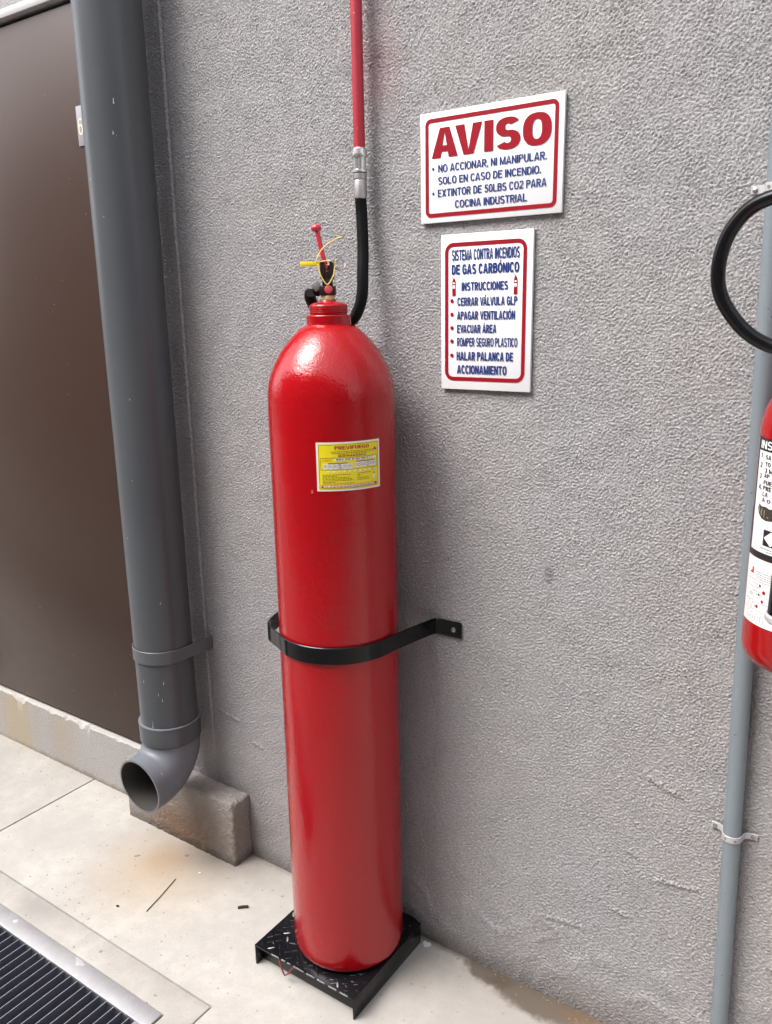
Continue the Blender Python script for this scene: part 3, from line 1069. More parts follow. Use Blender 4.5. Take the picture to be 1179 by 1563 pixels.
# valve assembly, in a frame that faces the passage: u right, v away, z up
UU, VV = Vector((0.8246, 0.5657, 0)), Vector((-0.5657, 0.8246, 0))
O_ = Vector((EX + 0.0, EY, 0))
VM = Matrix(((UU.x, VV.x, 0, O_.x), (UU.y, VV.y, 0, O_.y), (0, 0, 1, 0), (0, 0, 0, 1)))


def L(u, v, z):
    return VM @ Vector((u, v, z))


lathe('thread_tape', [(0.009, 1.5170), (0.0128, 1.5170), (0.0138, 1.5185), (0.0140, 1.5235), (0.0132, 1.5265), (0.009, 1.5265)], M['brass'], E_, 24, tuple(L(0.0, 0, 0)), 30)
vb = bmesh.new()
add_box(vb, -0.0158, 0.0158, -0.0145, 0.0145, 1.5266, 1.5440, 0.0018, 2, VM)
add_box(vb, -0.0185, -0.0138, -0.008, 0.008, 1.5300, 1.5425, 0.001, 2, VM)
add_box(vb, -0.0100, 0.0100, -0.0115, 0.0115, 1.5435, 1.5560, 0.002, 2, VM)
valve = bm_out('valve', vb, M['bronze'], E_, 35)
FR = Matrix.Rotation(PI / 2, 4, 'X')
FM = VM @ Matrix.Translation((0.0025, -0.0145, 1.5370)) @ FR
lathe('valve_plug', [(0.002, -0.002), (0.0078, -0.002), (0.0078, 0.0012), (0.0070, 0.0018), (0.0062, 0.0018), (0.0058, 0.0030), (0.002, 0.0034)], M['button'], valve, 24, (0, 0, 0), 30, mtx=FM)
# fork that holds the lever: two cheeks, a back web and a rounded foot
lh = bmesh.new()
add_box(lh, -0.0132, -0.0050, -0.0120, 0.0120, 1.5565, 1.5915, 0.0022, 3, VM)
add_box(lh, 0.0050, 0.0132, -0.0120, 0.0120, 1.5565, 1.5915, 0.0022, 3, VM)
add_box(lh, -0.0052, 0.0052, -0.0040, 0.0120, 1.5560, 1.5840, 0.001, 2, VM)
add_box(lh, -0.0052, 0.0052, -0.0110, -0.0035, 1.5555, 1.5745, 0.001, 2, VM)
add_box(lh, -0.0100, 0.0100, -0.0100, 0.0100, 1.5525, 1.5580, 0.0015, 2, VM)
fork = bm_out('lever_fork', lh, M['bronze'], E_, 35)
lathe('fork_pin', [(0.0005, -0.0185), (0.0018, -0.0185), (0.0018, 0.0175), (0.0005, 0.0175)], M['steel'], fork, 10, (0, 0, 0), 30,
      mtx=VM @ Matrix.Translation((0, -0.002, 1.5715)) @ FR @ Matrix.Scale(0.7, 4))
lv = tube('lever', [L(-0.001, -0.004, 1.5760), L(-0.0035, -0.003, 1.586), L(-0.0100, -0.0015, 1.6120), L(-0.0165, 0, 1.6440), L(-0.0180, 0, 1.6480)], 0.0046, M['redlever'], E_, 16)
kb = bmesh.new()
for du, dv, r_ in ((-0.0225, 0.0, 0.0066), (-0.0150, 0.001, 0.0066), (-0.0186, -0.0015, 0.0072)):
    bmesh.ops.create_uvsphere(kb, u_segments=18, v_segments=12, radius=r_, matrix=Matrix.Translation(L(du, dv, 1.6515)))
bm_out('lever_knob', kb, M['redlever'], lv, 60)
# left outlet: pale cap on a black elbow
CM = VM @ Matrix.Translation((-0.0205, 0.004, 1.5370)) @ Matrix.Rotation(-PI / 2, 4, 'Y') @ Matrix.Rotation(math.radians(-18), 4, 'X')
lathe('outlet_cap', [(0.003, -0.004), (0.0105, -0.004), (0.0118, -0.002), (0.0118, 0.0045), (0.0100, 0.0070), (0.003, 0.0078)], M['rubber'], E_, 24, (0, 0, 0), 30, mtx=CM)
gm = VM @ Matrix.Translation((-0.0215, -0.004, 1.5440)) @ Matrix.Rotation(math.radians(-35), 4, 'Y')
box('outlet_washer', -0.0075, 0.0075, -0.009, 0.004, -0.009, 0.009, M['ink_grey'], E_, 0.003, gm)
# pin with its ring
PZ = 1.5838
pin = tube('pull_pin', [L(-0.0200, -0.006, PZ - 0.0020), L(0.0135, -0.006, PZ)], 0.0013, M['steel'], E_, 8, straight=True)
ring = [L(0.0243 + 0.0113 * math.cos(a), -0.006 + 0.002 * math.sin(a * 2), PZ - 0.0004 + 0.0095 * math.sin(a)) for a in np.linspace(0, 2 * PI, 28, endpoint=False)]
tube('pin_ring', ring, 0.0014, M['dirty_steel'], pin, 8, 3, True)
# plastic seal: flat tag, loop and loose tail
tg = box('seal_tag', -0.0510, -0.0130, -0.0120, -0.0090, 1.5810, 1.5895, M['tag'], E_, 0.001, VM)
tube('seal_strand', [L(-0.020, -0.012, 1.588), L(-0.0165, -0.014, 1.597), L(-0.012, -0.013, 1.607), L(-0.002, -0.014, 1.617), L(0.010, -0.012, 1.6255), L(0.022, -0.008, 1.6315), L(0.030, -0.005, 1.634)],
     0.0012, M['tie'], tg, 8)
tube('seal_strand', [L(-0.0165, -0.012, 1.586), L(-0.0145, -0.0145, 1.574), L(-0.0110, -0.0155, 1.562), L(-0.0040, -0.0155, 1.5500), L(0.0010, -0.0155, 1.5465), L(0.0070, -0.0155, 1.553),
                     L(0.0130, -0.0145, 1.5640), L(0.0150, -0.012, 1.576), L(0.0165, -0.008, 1.583)], 0.0012, M['tie'], tg, 8)
tube('seal_strand', [L(-0.014, -0.0125, 1.5885), L(-0.004, -0.0135, 1.5900), L(0.008, -0.0130, 1.5900), L(0.0150, -0.0085, 1.5860)], 0.0012, M['tie'], tg, 8)


# maintenance sticker on the shell
WE = Wrap(EX, EY, ER)
A0, A1, Z0, Z1 = -66.3, -8.0, 1.1630, 1.2570


def su(u):
    return A0 + (A1 - A0) * u


def sv(v):
    return Z1 + (Z0 - Z1) * v


def SR(u0, v0, u1, v1):
    return (su(u0), sv(v1), su(u1), sv(v0))


st = WE.panels('sticker', [(A0, Z0, A1, Z1)], 0.0006, M['sticker_white'], E_)
WE.panels('yellow_field', [SR(0.028, 0.035, 0.972, 0.965)], 0.0009, M['sticker_yellow'], st)
fr_ = [(0.038, 0.05, 0.962, 0.056), (0.038, 0.944, 0.962, 0.95), (0.038, 0.05, 0.043, 0.95), (0.957, 0.05, 0.962, 0.95)]
fr_ += [(0.06, 0.315, 0.945, 0.322), (0.06, 0.555, 0.945, 0.562), (0.06, 0.315, 0.065, 0.562), (0.94, 0.315, 0.945, 0.562)]
WE.panels('printed_lines', [SR(*q) for q in fr_], 0.0011, M['sticker_ink'], st)
WE.text('PREVIFUEGO', su(0.27), sv(0.150), su(0.80), sv(0.080), 0.0012, M['sticker_red'], st, 0.22)
WE.text('CLIENTE', su(0.085), sv(0.385), su(0.215), sv(0.345), 0.0012, M['orange'], st, 0.17)


def dashes(u0, u1, v, h, wmin=0.012, wmax=0.05, gap=0.009):
    out, u = [], u0
    while u < u1 - wmin:
        e = min(u1, u + random.uniform(wmin, wmax))
        out.append(SR(u, v, e, v + h))
        u = e + gap
    return out


WE.panels('fine_print', dashes(.21, .86, .185, .014) + dashes(.23, .84, .215, .016) + dashes(.32, .76, .248, .013), 0.0012, M['sticker_olive'], st)
WE.panels('fine_print', dashes(.32, .77, .272, .022, .02, .06), 0.0012, M['sticker_red'], st)
WE.panels('white_fields', [SR(.27, .332, .92, .378), SR(.10, .445, .53, .548), SR(.575, .425, .93, .528)] +
          [SR(.155 + k * .079, .578, .185 + k * .079, .612) for k in range(10)] + [SR(.865, .66, .895, .79)], 0.0011, M['sticker_white'], st)
hw_ = []
u = 0.29
while u < 0.86:
    hw_.append([(su(u), sv(.372)), (su(u + .006), sv(.372)), (su(u + random.uniform(.012, .024)), sv(.336)), (su(u + random.uniform(.004, .010)), sv(.336))])
    if random.random() < 0.7:
        hw_.append([(su(u + .004), sv(.352)), (su(u + .022), sv(.345)), (su(u + .022), sv(.352)), (su(u + .004), sv(.360))])
    u += random.choice((.018, .026, .040))
WE.polys('handwriting', hw_, 0.0013, M['ink_black'], st)
WE.panels('table_heads', [SR(.17, .415, .45, .438), SR(.585, .400, .90, .420)], 0.0012, M['ink_grey'], st)
tl = []
for k in range(1, 6):
    tl += [SR(.10 + k * .0717, .445, .103 + k * .0717, .548), SR(.575 + k * .0592, .425, .578 + k * .0592, .528)]
for v in (.478, .512):
    tl += [SR(.10, v, .53, v + .006), SR(.575, v - .02, .93, v - .014)]
for k in range(6):
    tl += [SR(.115 + k * .0717, .459, .150 + k * .0717, .466), SR(.115 + k * .0717, .493, .150 + k * .0717, .5), SR(.588 + k * .0592, .440, .618 + k * .0592, .447), SR(.588 + k * .0592, .476, .618 + k * .0592, .483)]
tl += [SR(.32, .45, .355, .47), SR(.335, .52, .36, .542), SR(.77, .43, .79, .452), SR(.765, .506, .785, .526), SR(.866, .665, .893, .70), SR(.868, .582, .882, .606)]
WE.panels('table_lines', tl, 0.0012, M['ink_grey'], st)
fp = []
for k, v in enumerate((.655, .685, .715, .745, .775, .805, .835)):
    fp += dashes(.085, (.50, .30, .48, .52, .54, .28, .56)[k], v, .014)
for k, v in enumerate((.645, .68, .71, .745, .78)):
    fp += dashes(.60, (.82, .64, .64, .78, .80)[k], v, .014)
WE.panels('fine_print', fp, 0.0012, M['sticker_olive'], st)
WE.panels('red_strip', [SR(.065, .872, .93, .932)], 0.0011, M['sticker_red'], st)
WE.panels('fine_print', dashes(.085, .91, .882, .020, .02, .06, .008) + dashes(.10, .89, .912, .010, .02, .05, .008), 0.0012, M['sticker_white'], st)
fl = [(.90, .245), (.872, .235), (.862, .205), (.872, .18), (.885, .20), (.888, .165), (.897, .13), (.910, .155), (.918, .185), (.928, .165), (.938, .20), (.930, .232)]
WE.polys('flame_mark', [[(su(a), sv(b)) for a, b in fl[::-1]]], 0.0012, M['sticker_red'], st)
WE.polys('flame_mark', [[(su(a), sv(b)) for a, b in ((.885, .238), (.880, .222), (.893, .205), (.905, .205), (.918, .220), (.915, .238))][::-1]], 0.0014, M['sticker_white'], st)

# ================================================================== STAND
S_ = thing('cylinder_stand', 'black chequer plate stand under the red gas cylinder', 'stand', (-1.055, -0.152, 0))
sx0, sx1, sy0, sy1, sz = -1.200, -0.909, -0.2945, -0.012, 0.0535


def plate():
    bm = bmesh.new()
    c = 0.028
    poly = [(sx0, sy0), (sx1, sy0), (sx1, sy1 - 0.010), (sx1 - c, sy1), (sx0, sy1)]
    vs = [bm.verts.new((x, y, sz - 0.004)) for x, y in poly]
    f = bm.faces.new(vs)
    r = bmesh.ops.extrude_face_region(bm, geom=[f])
    bmesh.ops.translate(bm, verts=[e for e in r['geom'] if isinstance(e, bmesh.types.BMVert)], vec=(0, 0, 0.004))
    bmesh.ops.bevel(bm, geom=bm.edges[:], offset=0.0012, segments=2, profile=0.5, affect='EDGES')
    return bm_out('top_plate', bm, M['black'], S_, 35)


plate()
for a, b in ((sx0 + 0.0004, sx0 + 0.0044), (sx1 - 0.0044, sx1 - 0.0004)):
    box('side_flange', a, b, sy0 + 0.0004, (sy1 - 0.0004) if a < -1.1 else sy1 - 0.0105, 0.0005, sz - 0.0042, M['black'], S_, 0.0008)
box('recess_dark_plate', sx0 + 0.005, sx1 - 0.005, sy0 + 0.020, sy0 + 0.024, 0.004, sz - 0.0042, M['black'], S_, 0.0005)  # plate added to keep the hollow under the front edge dark
tp = bmesh.new()
tw = bmesh.new()
k = 0
yy = sy0 + 0.014
row = 0
while yy < sy1 - 0.01:
    xx = sx0 + 0.012 + (0.014 if row % 2 else 0)
    col_ = 0
    while xx < sx1 - 0.010:
        inside = math.hypot(xx - EX, yy - EY) < 0.118
        if not inside and not (xx > sx1 - 0.04 and yy > sy1 - 0.04):
            ang = math.radians(45 if (row + col_) % 2 else -45) + random.uniform(-0.06, 0.06)
            mt = Matrix.Translation((xx, yy, sz)) @ Matrix.Rotation(ang, 4, 'Z')
            ln = 0.0095
            tgt = tw if random.random() < 0.07 else tp
            hgt = 0.0009
            ring_ = [(-ln, 0), (-ln * 0.4, -0.0024), (ln * 0.4, -0.0024), (ln, 0), (ln * 0.4, 0.0024), (-ln * 0.4, 0.0024)]
            lo = [tgt.verts.new(mt @ Vector((x, y, -0.0003))) for x, y in ring_]
            hi = [tgt.verts.new(mt @ Vector((x * 0.75, y * 0.4, hgt))) for x, y in ring_]
            for q in range(6):
                tgt.faces.new((lo[q], lo[(q + 1) % 6], hi[(q + 1) % 6], hi[q]))
            tgt.faces.new(hi)
        xx += 0.028
        col_ += 1
    yy += 0.014
    row += 1
o = bm_out('tread_pattern', tp, M['black'], S_, 50)
o['kind'] = 'stuff'
# bare scuffs where the paint has gone: small thin scratches lying on the plate
for _ in range(46):
    x, y = random.uniform(sx0 + 0.006, sx1 - 0.006), random.uniform(sy0 + 0.004, sy1 - 0.03)
    if math.hypot(x - EX, y - EY) < 0.133:
        continue
    ang = random.choice((0.78, -0.78, 0.3, -0.2)) + random.uniform(-0.3, 0.3)
    ln, wd = random.uniform(0.002, 0.0085), random.uniform(0.0004, 0.0010)
    mt = Matrix.Translation((x, y, sz + 0.0004)) @ Matrix.Rotation(ang, 4, 'Z')
    vs = [tw.verts.new(mt @ Vector(p)) for p in ((-ln, -wd, 0), (ln * 0.9, -wd * 0.6, 0), (ln, wd, 0), (-ln * 0.8, wd * 0.8, 0))]
    tw.faces.new(vs)
x = sx0 + 0.004
while x < sx1 - 0.006:      # rubbed front edge
    e = x + random.uniform(0.008, 0.04)
    if random.random() < 0.75:
        vs = [tw.verts.new(p) for p in ((x, sy0 - 0.0002, sz - 0.0012), (min(e, sx1 - 0.002), sy0 - 0.0002, sz - 0.0012), (min(e, sx1 - 0.002), sy0 + 0.0014, sz + 0.0003), (x, sy0 + 0.0012, sz + 0.0003))]
        tw.faces.new(vs)
    x = e + random.uniform(0.002, 0.012)
o = bm_out('worn_treads', tw, M['worn'], S_, 50)
o['kind'] = 'stuff'
tube('wire_hook', [(-1.128, sy0 + 0.004, sz - 0.004), (-1.115, sy0 - 0.003, 0.034), (-1.103, sy0 - 0.006, 0.0215), (-1.093, sy0 - 0.003, 0.030), (-1.082, sy0 + 0.004, sz - 0.004)], 0.0021, M['hook'], S_, 8, straight=True)

# ================================================================== CYLINDER BRACKET
K_ = thing('cylinder_bracket', 'black flat steel strap bracket round the red cylinder and bolted to the wall', 'bracket', (EX, -0.005, 0.825))
zb = 0.825
bp = [(-1.285, -0.005), (-1.222, -0.005), (-1.213, -0.012)]
left_arc = [(-1.206, -0.070), (-1.200, -0.130), (-1.186, -0.185), (-1.164, -0.226)]
r2 = ER + 0.0042
arc = []
for a in np.radians(np.arange(236, 352, 6)):
    arc.append((EX + r2 * math.cos(a), EY + r2 * math.sin(a)))
right = [(-0.8985, -0.130), (-0.889, -0.072), (-0.878, -0.018), (-0.874, -0.008), (-0.868, -0.005), (-0.811, -0.005)]
pp = [Vector((x, y, zb)) for x, y in bp]
pp += catmull([(x, y, zb) for x, y in left_arc + arc[::3] + [(-0.902, -0.165)] + right[:3]], 8)
pp += [Vector((x, y, zb)) for x, y in right[3:]]
flat_band('strap', pp, 0.036, 0.0042, M['strap'], K_)
for bx in (-0.829, -1.262):
    lathe('bolt', [(0.0005, 0.0), (0.0056, 0.0), (0.0056, 0.0012), (0.0050, 0.0034), (0.0030, 0.0042), (0.0005, 0.0044)], M['dirty_steel'], K_, 14, (0, 0, 0), 30,
          mtx=Matrix.Translation((bx, -0.0068, zb)) @ FR)

# ================================================================== SIGNS
def sign_board(name, label, x0, x1, z0, z1, dpt, tilt=0.0):
    s = thing(name, label, 'sign', ((x0 + x1) / 2, -0.003, (z0 + z1) / 2))
    box('board', x0, x1, -0.003 - dpt, -0.0025, z0, z1, M['board'], s, 0.0006)
    return s


yF = -0.0098
s1 = sign_board('warning_sign', 'wide white AVISO sign with red border and blue lettering', -0.9035, -0.6115, 1.6590, 1.8560, 0.006)
wall_ring('border', -0.8925, 1.6690, -0.6215, 1.8455, 0.0072, 0.012, yF, M['sign_red'], s1)
for body, x0, z0, x1, z1, m_, bo in (
        ('AVISO', -0.8781, 1.7752, -0.6340, 1.8275, 'sign_red', 0.245),
        ('NO ACCIONAR, NI MANIPULAR.', -0.8640, 1.7495, -0.6420, 1.7630, 'sign_blue', 0.18),
        ('SOLO EN CASO DE INCENDIO.', -0.8640, 1.7275, -0.6520, 1.7408, 'sign_blue', 0.18),
        ('EXTINTOR DE 50LBS CO2 PARA', -0.8650, 1.7052, -0.6410, 1.7188, 'sign_blue', 0.18),
        ('COCINA INDUSTRIAL', -0.8272, 1.6830, -0.6782, 1.6965, 'sign_blue', 0.18)):
    wall_text(body, x0, z0, x1, z1, yF - 0.0002, M[m_], s1, bo)
for z in (1.7566, 1.7121):
    wall_disc('bullet', -0.8750, z, 0.0026, yF - 0.0002, M['sign_blue'], s1)

s2 = sign_board('instruction_sign', 'tall white instruction sign with rounded red border below the AVISO sign', -0.8580, -0.6640, 1.3410, 1.6355, 0.006)
wall_ring('border', -0.8490, 1.3580, -0.6755, 1.6200, 0.0074, 0.018, yF, M['sign_red'], s2)
for body, x0, z0, x1, z1, bo in (
        ("SISTEMA CONTRA INCENDIOS", -0.8335, 1.5868, -0.6899, 1.6066, 0.21), ("DE GAS CARBÓNICO", -0.8340, 1.5610, -0.6904, 1.5795, 0.24),
        ("INSTRUCCIONES", -0.8119, 1.5303, -0.7127, 1.5461, 0.225), ("CERRAR VÁLVULA GLP", -0.8211, 1.5021, -0.6930, 1.5180, 0.225),
        ("APAGAR VENTILACIÓN", -0.8217, 1.4758, -0.6971, 1.4919, 0.225), ("EVACUAR ÁREA", -0.8216, 1.4506, -0.7356, 1.4665, 0.225),
        ("ROMPER SEGURO PLASTICO", -0.8215, 1.4250, -0.6913, 1.4415, 0.19), ("HALAR PALANCA DE", -0.8224, 1.3978, -0.6994, 1.4145, 0.235),
        ("ACCIONAMIENTO", -0.8213, 1.3718, -0.7126, 1.3885, 0.235)):
    wall_text(body, x0, z0, x1, z1, yF - 0.0002, M['sign_blue'], s2, bo)
for z in (1.5115, 1.4858, 1.4602, 1.4345, 1.4069):
    wall_disc('bullet', -0.8330, z, 0.0039, yF - 0.0002, M['sign_red'], s2)
for xc in (-0.8288, -0.6972):
    hw = 0.0037
    body = [(xc - hw, 1.5212), (xc + hw, 1.5212), (xc + hw, 1.5475), (xc + hw * 0.7, 1.5515), (xc + 0.0008, 1.5545), (xc - 0.0008, 1.5545), (xc - hw * 0.7, 1.5515), (xc - hw, 1.5475)]
    ic = raw('extinguisher_pictogram', [(x, yF - 0.0002, z) for x, z in body], [tuple(range(len(body)))], M['sign_red'], s2)
    raw('pictogram_label', [(x, yF - 0.0004, z) for x, z in ((xc - 0.0026, 1.5350), (xc + 0.0026, 1.5350), (xc + 0.0026, 1.5410), (xc - 0.0026, 1.5410),
                                                             (xc - 0.0022, 1.5434), (xc + 0.0022, 1.5434), (xc + 0.0022, 1.5464), (xc - 0.0022, 1.5464))],
        [(0, 1, 2, 3), (4, 5, 6, 7)], M['board'], ic)
    raw('pictogram_nozzle', [(x, yF - 0.0003, z) for x, z in ((xc - 0.0044, 1.5562), (xc + 0.0012, 1.5545), (xc + 0.0012, 1.5552), (xc - 0.0044, 1.5572),
                                                              (xc - 0.0044, 1.5572), (xc - 0.0038, 1.5572), (xc - 0.0038, 1.5590), (xc - 0.0044, 1.5590))],
        [(0, 1, 2, 3), (4, 5, 6, 7)], M['sign_blue'], ic)

# ================================================================== CONDUIT
CX, CY, CR = -0.231, -0.0215, 0.0152
cd = thing('conduit_pipe', 'slim blue grey conduit pipe clamped to the wall beside the small extinguisher', 'pipe', (CX, CY, 0))
def cxz(z):
    return -0.2275 - 0.0215 * (z - 0.12)


tube('pipe', [(cxz(0.002), CY, 0.002), (cxz(3.4), CY, 3.4)], CR, M['conduit'], cd, 32, straight=True)


def clamp(z):
    CX = cxz(z)
    path = [(-0.0400, -0.0045), (-0.0330, -0.0045), (-0.0270, -0.0050), (-0.0205, -0.0085), (-0.0178, -0.0150)]
    for a in np.linspace(PI + 0.18, 2 * PI - 0.18, 17):
        path.append((math.cos(a) * (CR + 0.0014), CY + math.sin(a) * (CR + 0.0014)))
    path += [(0.0178, -0.0150), (0.0205, -0.0085), (0.0270, -0.0050), (0.0330, -0.0045), (0.0400, -0.0045)]
    pts = [Vector((CX + x, y, z)) for x, y in path]
    o = flat_band('clamp', pts, 0.0125, 0.0018, M['clamp'], cd)
    for sx in (-0.0335, 0.0335):
        lathe('screw', [(0.0003, 0), (0.0042, 0), (0.0040, 0.0016), (0.0022, 0.0026), (0.0003, 0.0028)], M['dirty_steel'], o, 12, (0, 0, 0), 30,
              mtx=Matrix.Translation((CX + sx, -0.0052, z)) @ FR)
    for sx in (-0.0085, 0.0085):
        yy_ = CY - math.sqrt((CR + 0.0024) ** 2 - sx * sx)
        lathe('clamp_hole', [(0.0002, 0), (0.0026, 0), (0.0026, 0.0006), (0.0002, 0.0006)], M['ink_grey'], o, 10, (0, 0, 0), 30,
              mtx=Matrix.Translation((CX + sx, yy_, z)) @ Matrix.Rotation(math.radians(sx * 2800), 4, 'Z') @ FR)


clamp(0.557)
clamp(1.668)
clamp(2.75)

# ================================================================== SMALL EXTINGUISHER
HX, HY, HR = -0.142, -0.130, 0.090
X_ = thing('fire_extinguisher', 'small red fire extinguisher with black hose loop hung at the right side', 'fire extinguisher', (HX, HY, 0.95))
prof = [(0.02, 0.9555), (0.050, 0.9560), (0.068, 0.9590), (0.080, 0.9660), (0.0875, 0.9780), (HR, 0.9930), (HR, 1.10), (HR, 1.20), (HR, 1.316),
        (0.0890, 1.330), (0.0850, 1.348), (0.0770, 1.368), (0.0650, 1.387), (0.0500, 1.402), (0.0340, 1.411), (0.0240, 1.414), (0.0235, 1.426), (0.010, 1.427)]
lathe('shell', prof, M['red2'], X_, 72, (HX, HY, 0), 50)
vb = bmesh.new()
add_box(vb, HX - 0.016, HX + 0.016, HY - 0.018, HY + 0.018, 1.4265, 1.462, 0.003)
add_box(vb, HX - 0.034, HX - 0.015, HY - 0.010, HY + 0.010, 1.431, 1.450, 0.003)
bm_out('valve', vb, M['bronze'], X_, 35)
hn = bmesh.new()
mt = Matrix.Translation((HX + 0.01, HY, 1.466)) @ Matrix.Rotation(math.radians(-10), 4, 'Y')
add_box(hn, -0.010, 0.105, -0.011, 0.011, 0.0, 0.004, 0.0015, 2, mt)
bm_out('carry_handle', hn, M['black'], X_, 35)
hn = bmesh.new()
mt = Matrix.Translation((HX + 0.0, HY, 1.480)) @ Matrix.Rotation(math.radians(-24), 4, 'Y')
add_box(hn, -0.014, 0.110, -0.010, 0.010, 0.0, 0.004, 0.0015, 2, mt)
bm_out('squeeze_lever', hn, M['black'], X_, 35)
hk = bmesh.new()
add_box(hk, HX - 0.02, HX + 0.02, HY + HR - 0.004, -0.003, 1.29, 1.32, 0.002)
add_box(hk, HX - 0.03, HX + 0.03, -0.0065, -0.003, 1.25, 1.36, 0.001)
bm_out('wall_hook', hk, M['black'], X_, 35)
hy = -0.150
hose = [(HX - 0.030, HY, 1.440), (-0.196, -0.145, 1.432), (-0.232, hy, 1.440), (-0.266, -0.158, 1.464), (-0.2945, -0.165, 1.505), (-0.3015, -0.170, 1.545), (-0.292, -0.175, 1.588),
        (-0.268, -0.180, 1.621), (-0.236, -0.186, 1.636), (-0.190, -0.195, 1.640), (-0.140, -0.205, 1.622), (-0.100, -0.218, 1.570), (-0.085, -0.232, 1.480), (-0.088, -0.242, 1.380), (-0.095, -0.248, 1.300)]
tube('hose', hose, 0.0102, M['shiny_rubber'], X_, 20)
HC = (-0.1495, -0.252)
tube('horn_grip', [(-0.095, -0.248, 1.305), (-0.110, -0.249, 1.270), (-0.135, -0.251, 1.225), (HC[0], HC[1], 1.190)], 0.0150, M['shiny_rubber'], X_, 18)
hr = lathe('horn', [(0.010, 1.205), (0.018, 1.203), (0.0250, 1.192), (0.0288, 1.175), (0.0300, 1.140), (0.0312, 1.075), (0.0290, 1.074), (0.0270, 1.11), (0.010, 1.17)], M['shiny_rubber'], X_, 40, (HC[0], HC[1], 0), 30)
lathe('horn_rim', [(0.0320, 1.0785), (0.0345, 1.0755), (0.0345, 1.0695), (0.0320, 1.0665), (0.0285, 1.0680), (0.0285, 1.0765)], M['clamp'], hr, 40, (HC[0], HC[1], 0), 30, close=True)
WH = Wrap(HX, HY, HR)
lb = WH.panels('label', [(-161.5, 1.1345, -30, 1.3105)], 0.0005, M['ink_black'], X_)
WH.panels('white_panel', [(-154.0, 1.1445, -38, 1.2918)], 0.0008, M['label_white'], lb)
WH.panels('label_edge', [(-160.8, 1.206, -157.6, 1.3092)], 0.0008, M['ink_grey'], lb)
WH.text('INSTRUCCIONES', -151.8, 1.2950, -50.0, 1.3068, 0.0008, M['label_white'], lb, 0.19)
for bd, u0, z0, wdt, hgt in (('1', -149.5, 1.2815, 2.4, .0058), ('2', -149.2, 1.2675, 3.8, .0062), ('3', -149, 1.2515, 3.8, .0062), ('4.', -148.6, 1.2355, 5.4, .0062),
                             ('SA', -140.5, 1.2810, 8, .0052), ('TO', -140.5, 1.2710, 8, .0052), ('3 M', -140.5, 1.2620, 12, .0052), ('AP', -140.5, 1.2545, 8, .0052), ('FUE', -140.5, 1.2445, 12, .0052),
                             ('PRE', -140.5, 1.2360, 12, .0056), ('LA', -140.5, 1.2275, 8, .0052), ('A O', -140.5, 1.2190, 12, .0048)):
    WH.text(bd, u0, z0, u0 + wdt, z0 + hgt * 1.18, 0.0010, M['ink_black'], lb, 0.24)
# dark printed picture: a fist on a grip
pic = [(-146, 1.2085), (-144, 1.2000), (-139, 1.1945), (-132, 1.1925), (-122, 1.1950), (-112, 1.1990), (-112, 1.2140), (-120, 1.2160), (-128, 1.2110), (-134, 1.2130), (-140, 1.2120), (-144, 1.2150)]
WH.polys('printed_picture', [pic], 0.0010, M['twig'], lb)
WH.panels('picture_lights', [(-143.6, 1.2030, -142.6, 1.2115), (-139.5, 1.1985, -138.4, 1.2095), (-135.5, 1.1970, -134.6, 1.2080), (-141.5, 1.1990, -140.9, 1.2050), (-131, 1.1975, -129, 1.1990)], 0.0012, M['leaf'], lb)
WH.panels('hazard_square', [(-133.5, 1.1560, -114, 1.1800)], 0.0010, M['ink_black'], lb)
WH.polys('hazard_diamond', [[(-132.3, 1.1680), (-123.7, 1.1570), (-115, 1.1680), (-123.7, 1.1790)]], 0.0012, M['label_white'], lb)


def hd(u0, u1, v, h, a=1.0, b=4.0, gp=0.8):
    out, u = [], u0
    while u < u1:
        e = min(u1, u + random.uniform(a, b))
        out.append((u, v, e, v + h))
        u = e + gp
    return out


WH.panels('fine_print', hd(-136, -112, 1.1508, 0.0016) + hd(-128, -112, 1.1470, 0.0014), 0.0010, M['ink_grey'], lb)
lc = WH.panels('service_card', [(-159.0, 1.0330, -40, 1.1338)], 0.0006, M['label_white'], X_)
WH.polys('card_logo', [[(-149.5, 1.1085), (-143, 1.1085), (-143, 1.1185), (-145.5, 1.1185), (-146.5, 1.1120), (-149.5, 1.1105)]], 0.0009, M['sticker_red'], lc)
fp = []
for v in (1.1135, 1.1100, 1.1068, 1.1035):
    fp += hd(-138, -116, v, 0.0011, 0.8, 3.2)
for u0, u1, v in ((-141, -134, 1.0950), (-152, -150.5, 1.0930), (-147, -140, 1.0890), (-138, -132, 1.0900), (-152, -150.5, 1.0865), (-142, -135, 1.0830), (-152, -150.5, 1.0800), (-147, -138, 1.0780),
                  (-136, -128, 1.0790), (-152, -150.5, 1.0735), (-147, -141, 1.0755), (-152, -150.5, 1.0670), (-148, -145, 1.0655), (-141, -138, 1.0645), (-148, -145, 1.0500), (-141, -138, 1.0490), (-135, -132, 1.0480), (-128, -125, 1.0470)):
    fp += hd(u0, u1, v, 0.0013, 0.8, 2.4)
WH.panels('fine_print', fp, 0.0009, M['ink_grey'], lc)
WH.panels('card_rules', [(-152, 1.1000, -45, 1.1007), (-154, 1.0680, -45, 1.0686), (-155, 1.0545, -45, 1.0551)] +
          [(u, 1.0565, u + 0.5, 1.0630) for u in (-148.5, -144, -141, -137)] + [(u, 1.0400, u + 0.5, 1.0465) for u in (-149, -145, -142, -138, -135, -131, -128, -124)] +
          [(u, 1.0400, u + 4.5, 1.0405) for u in (-149, -142, -135, -128)], 0.0009, M['ink_grey'], lc)
dots = []
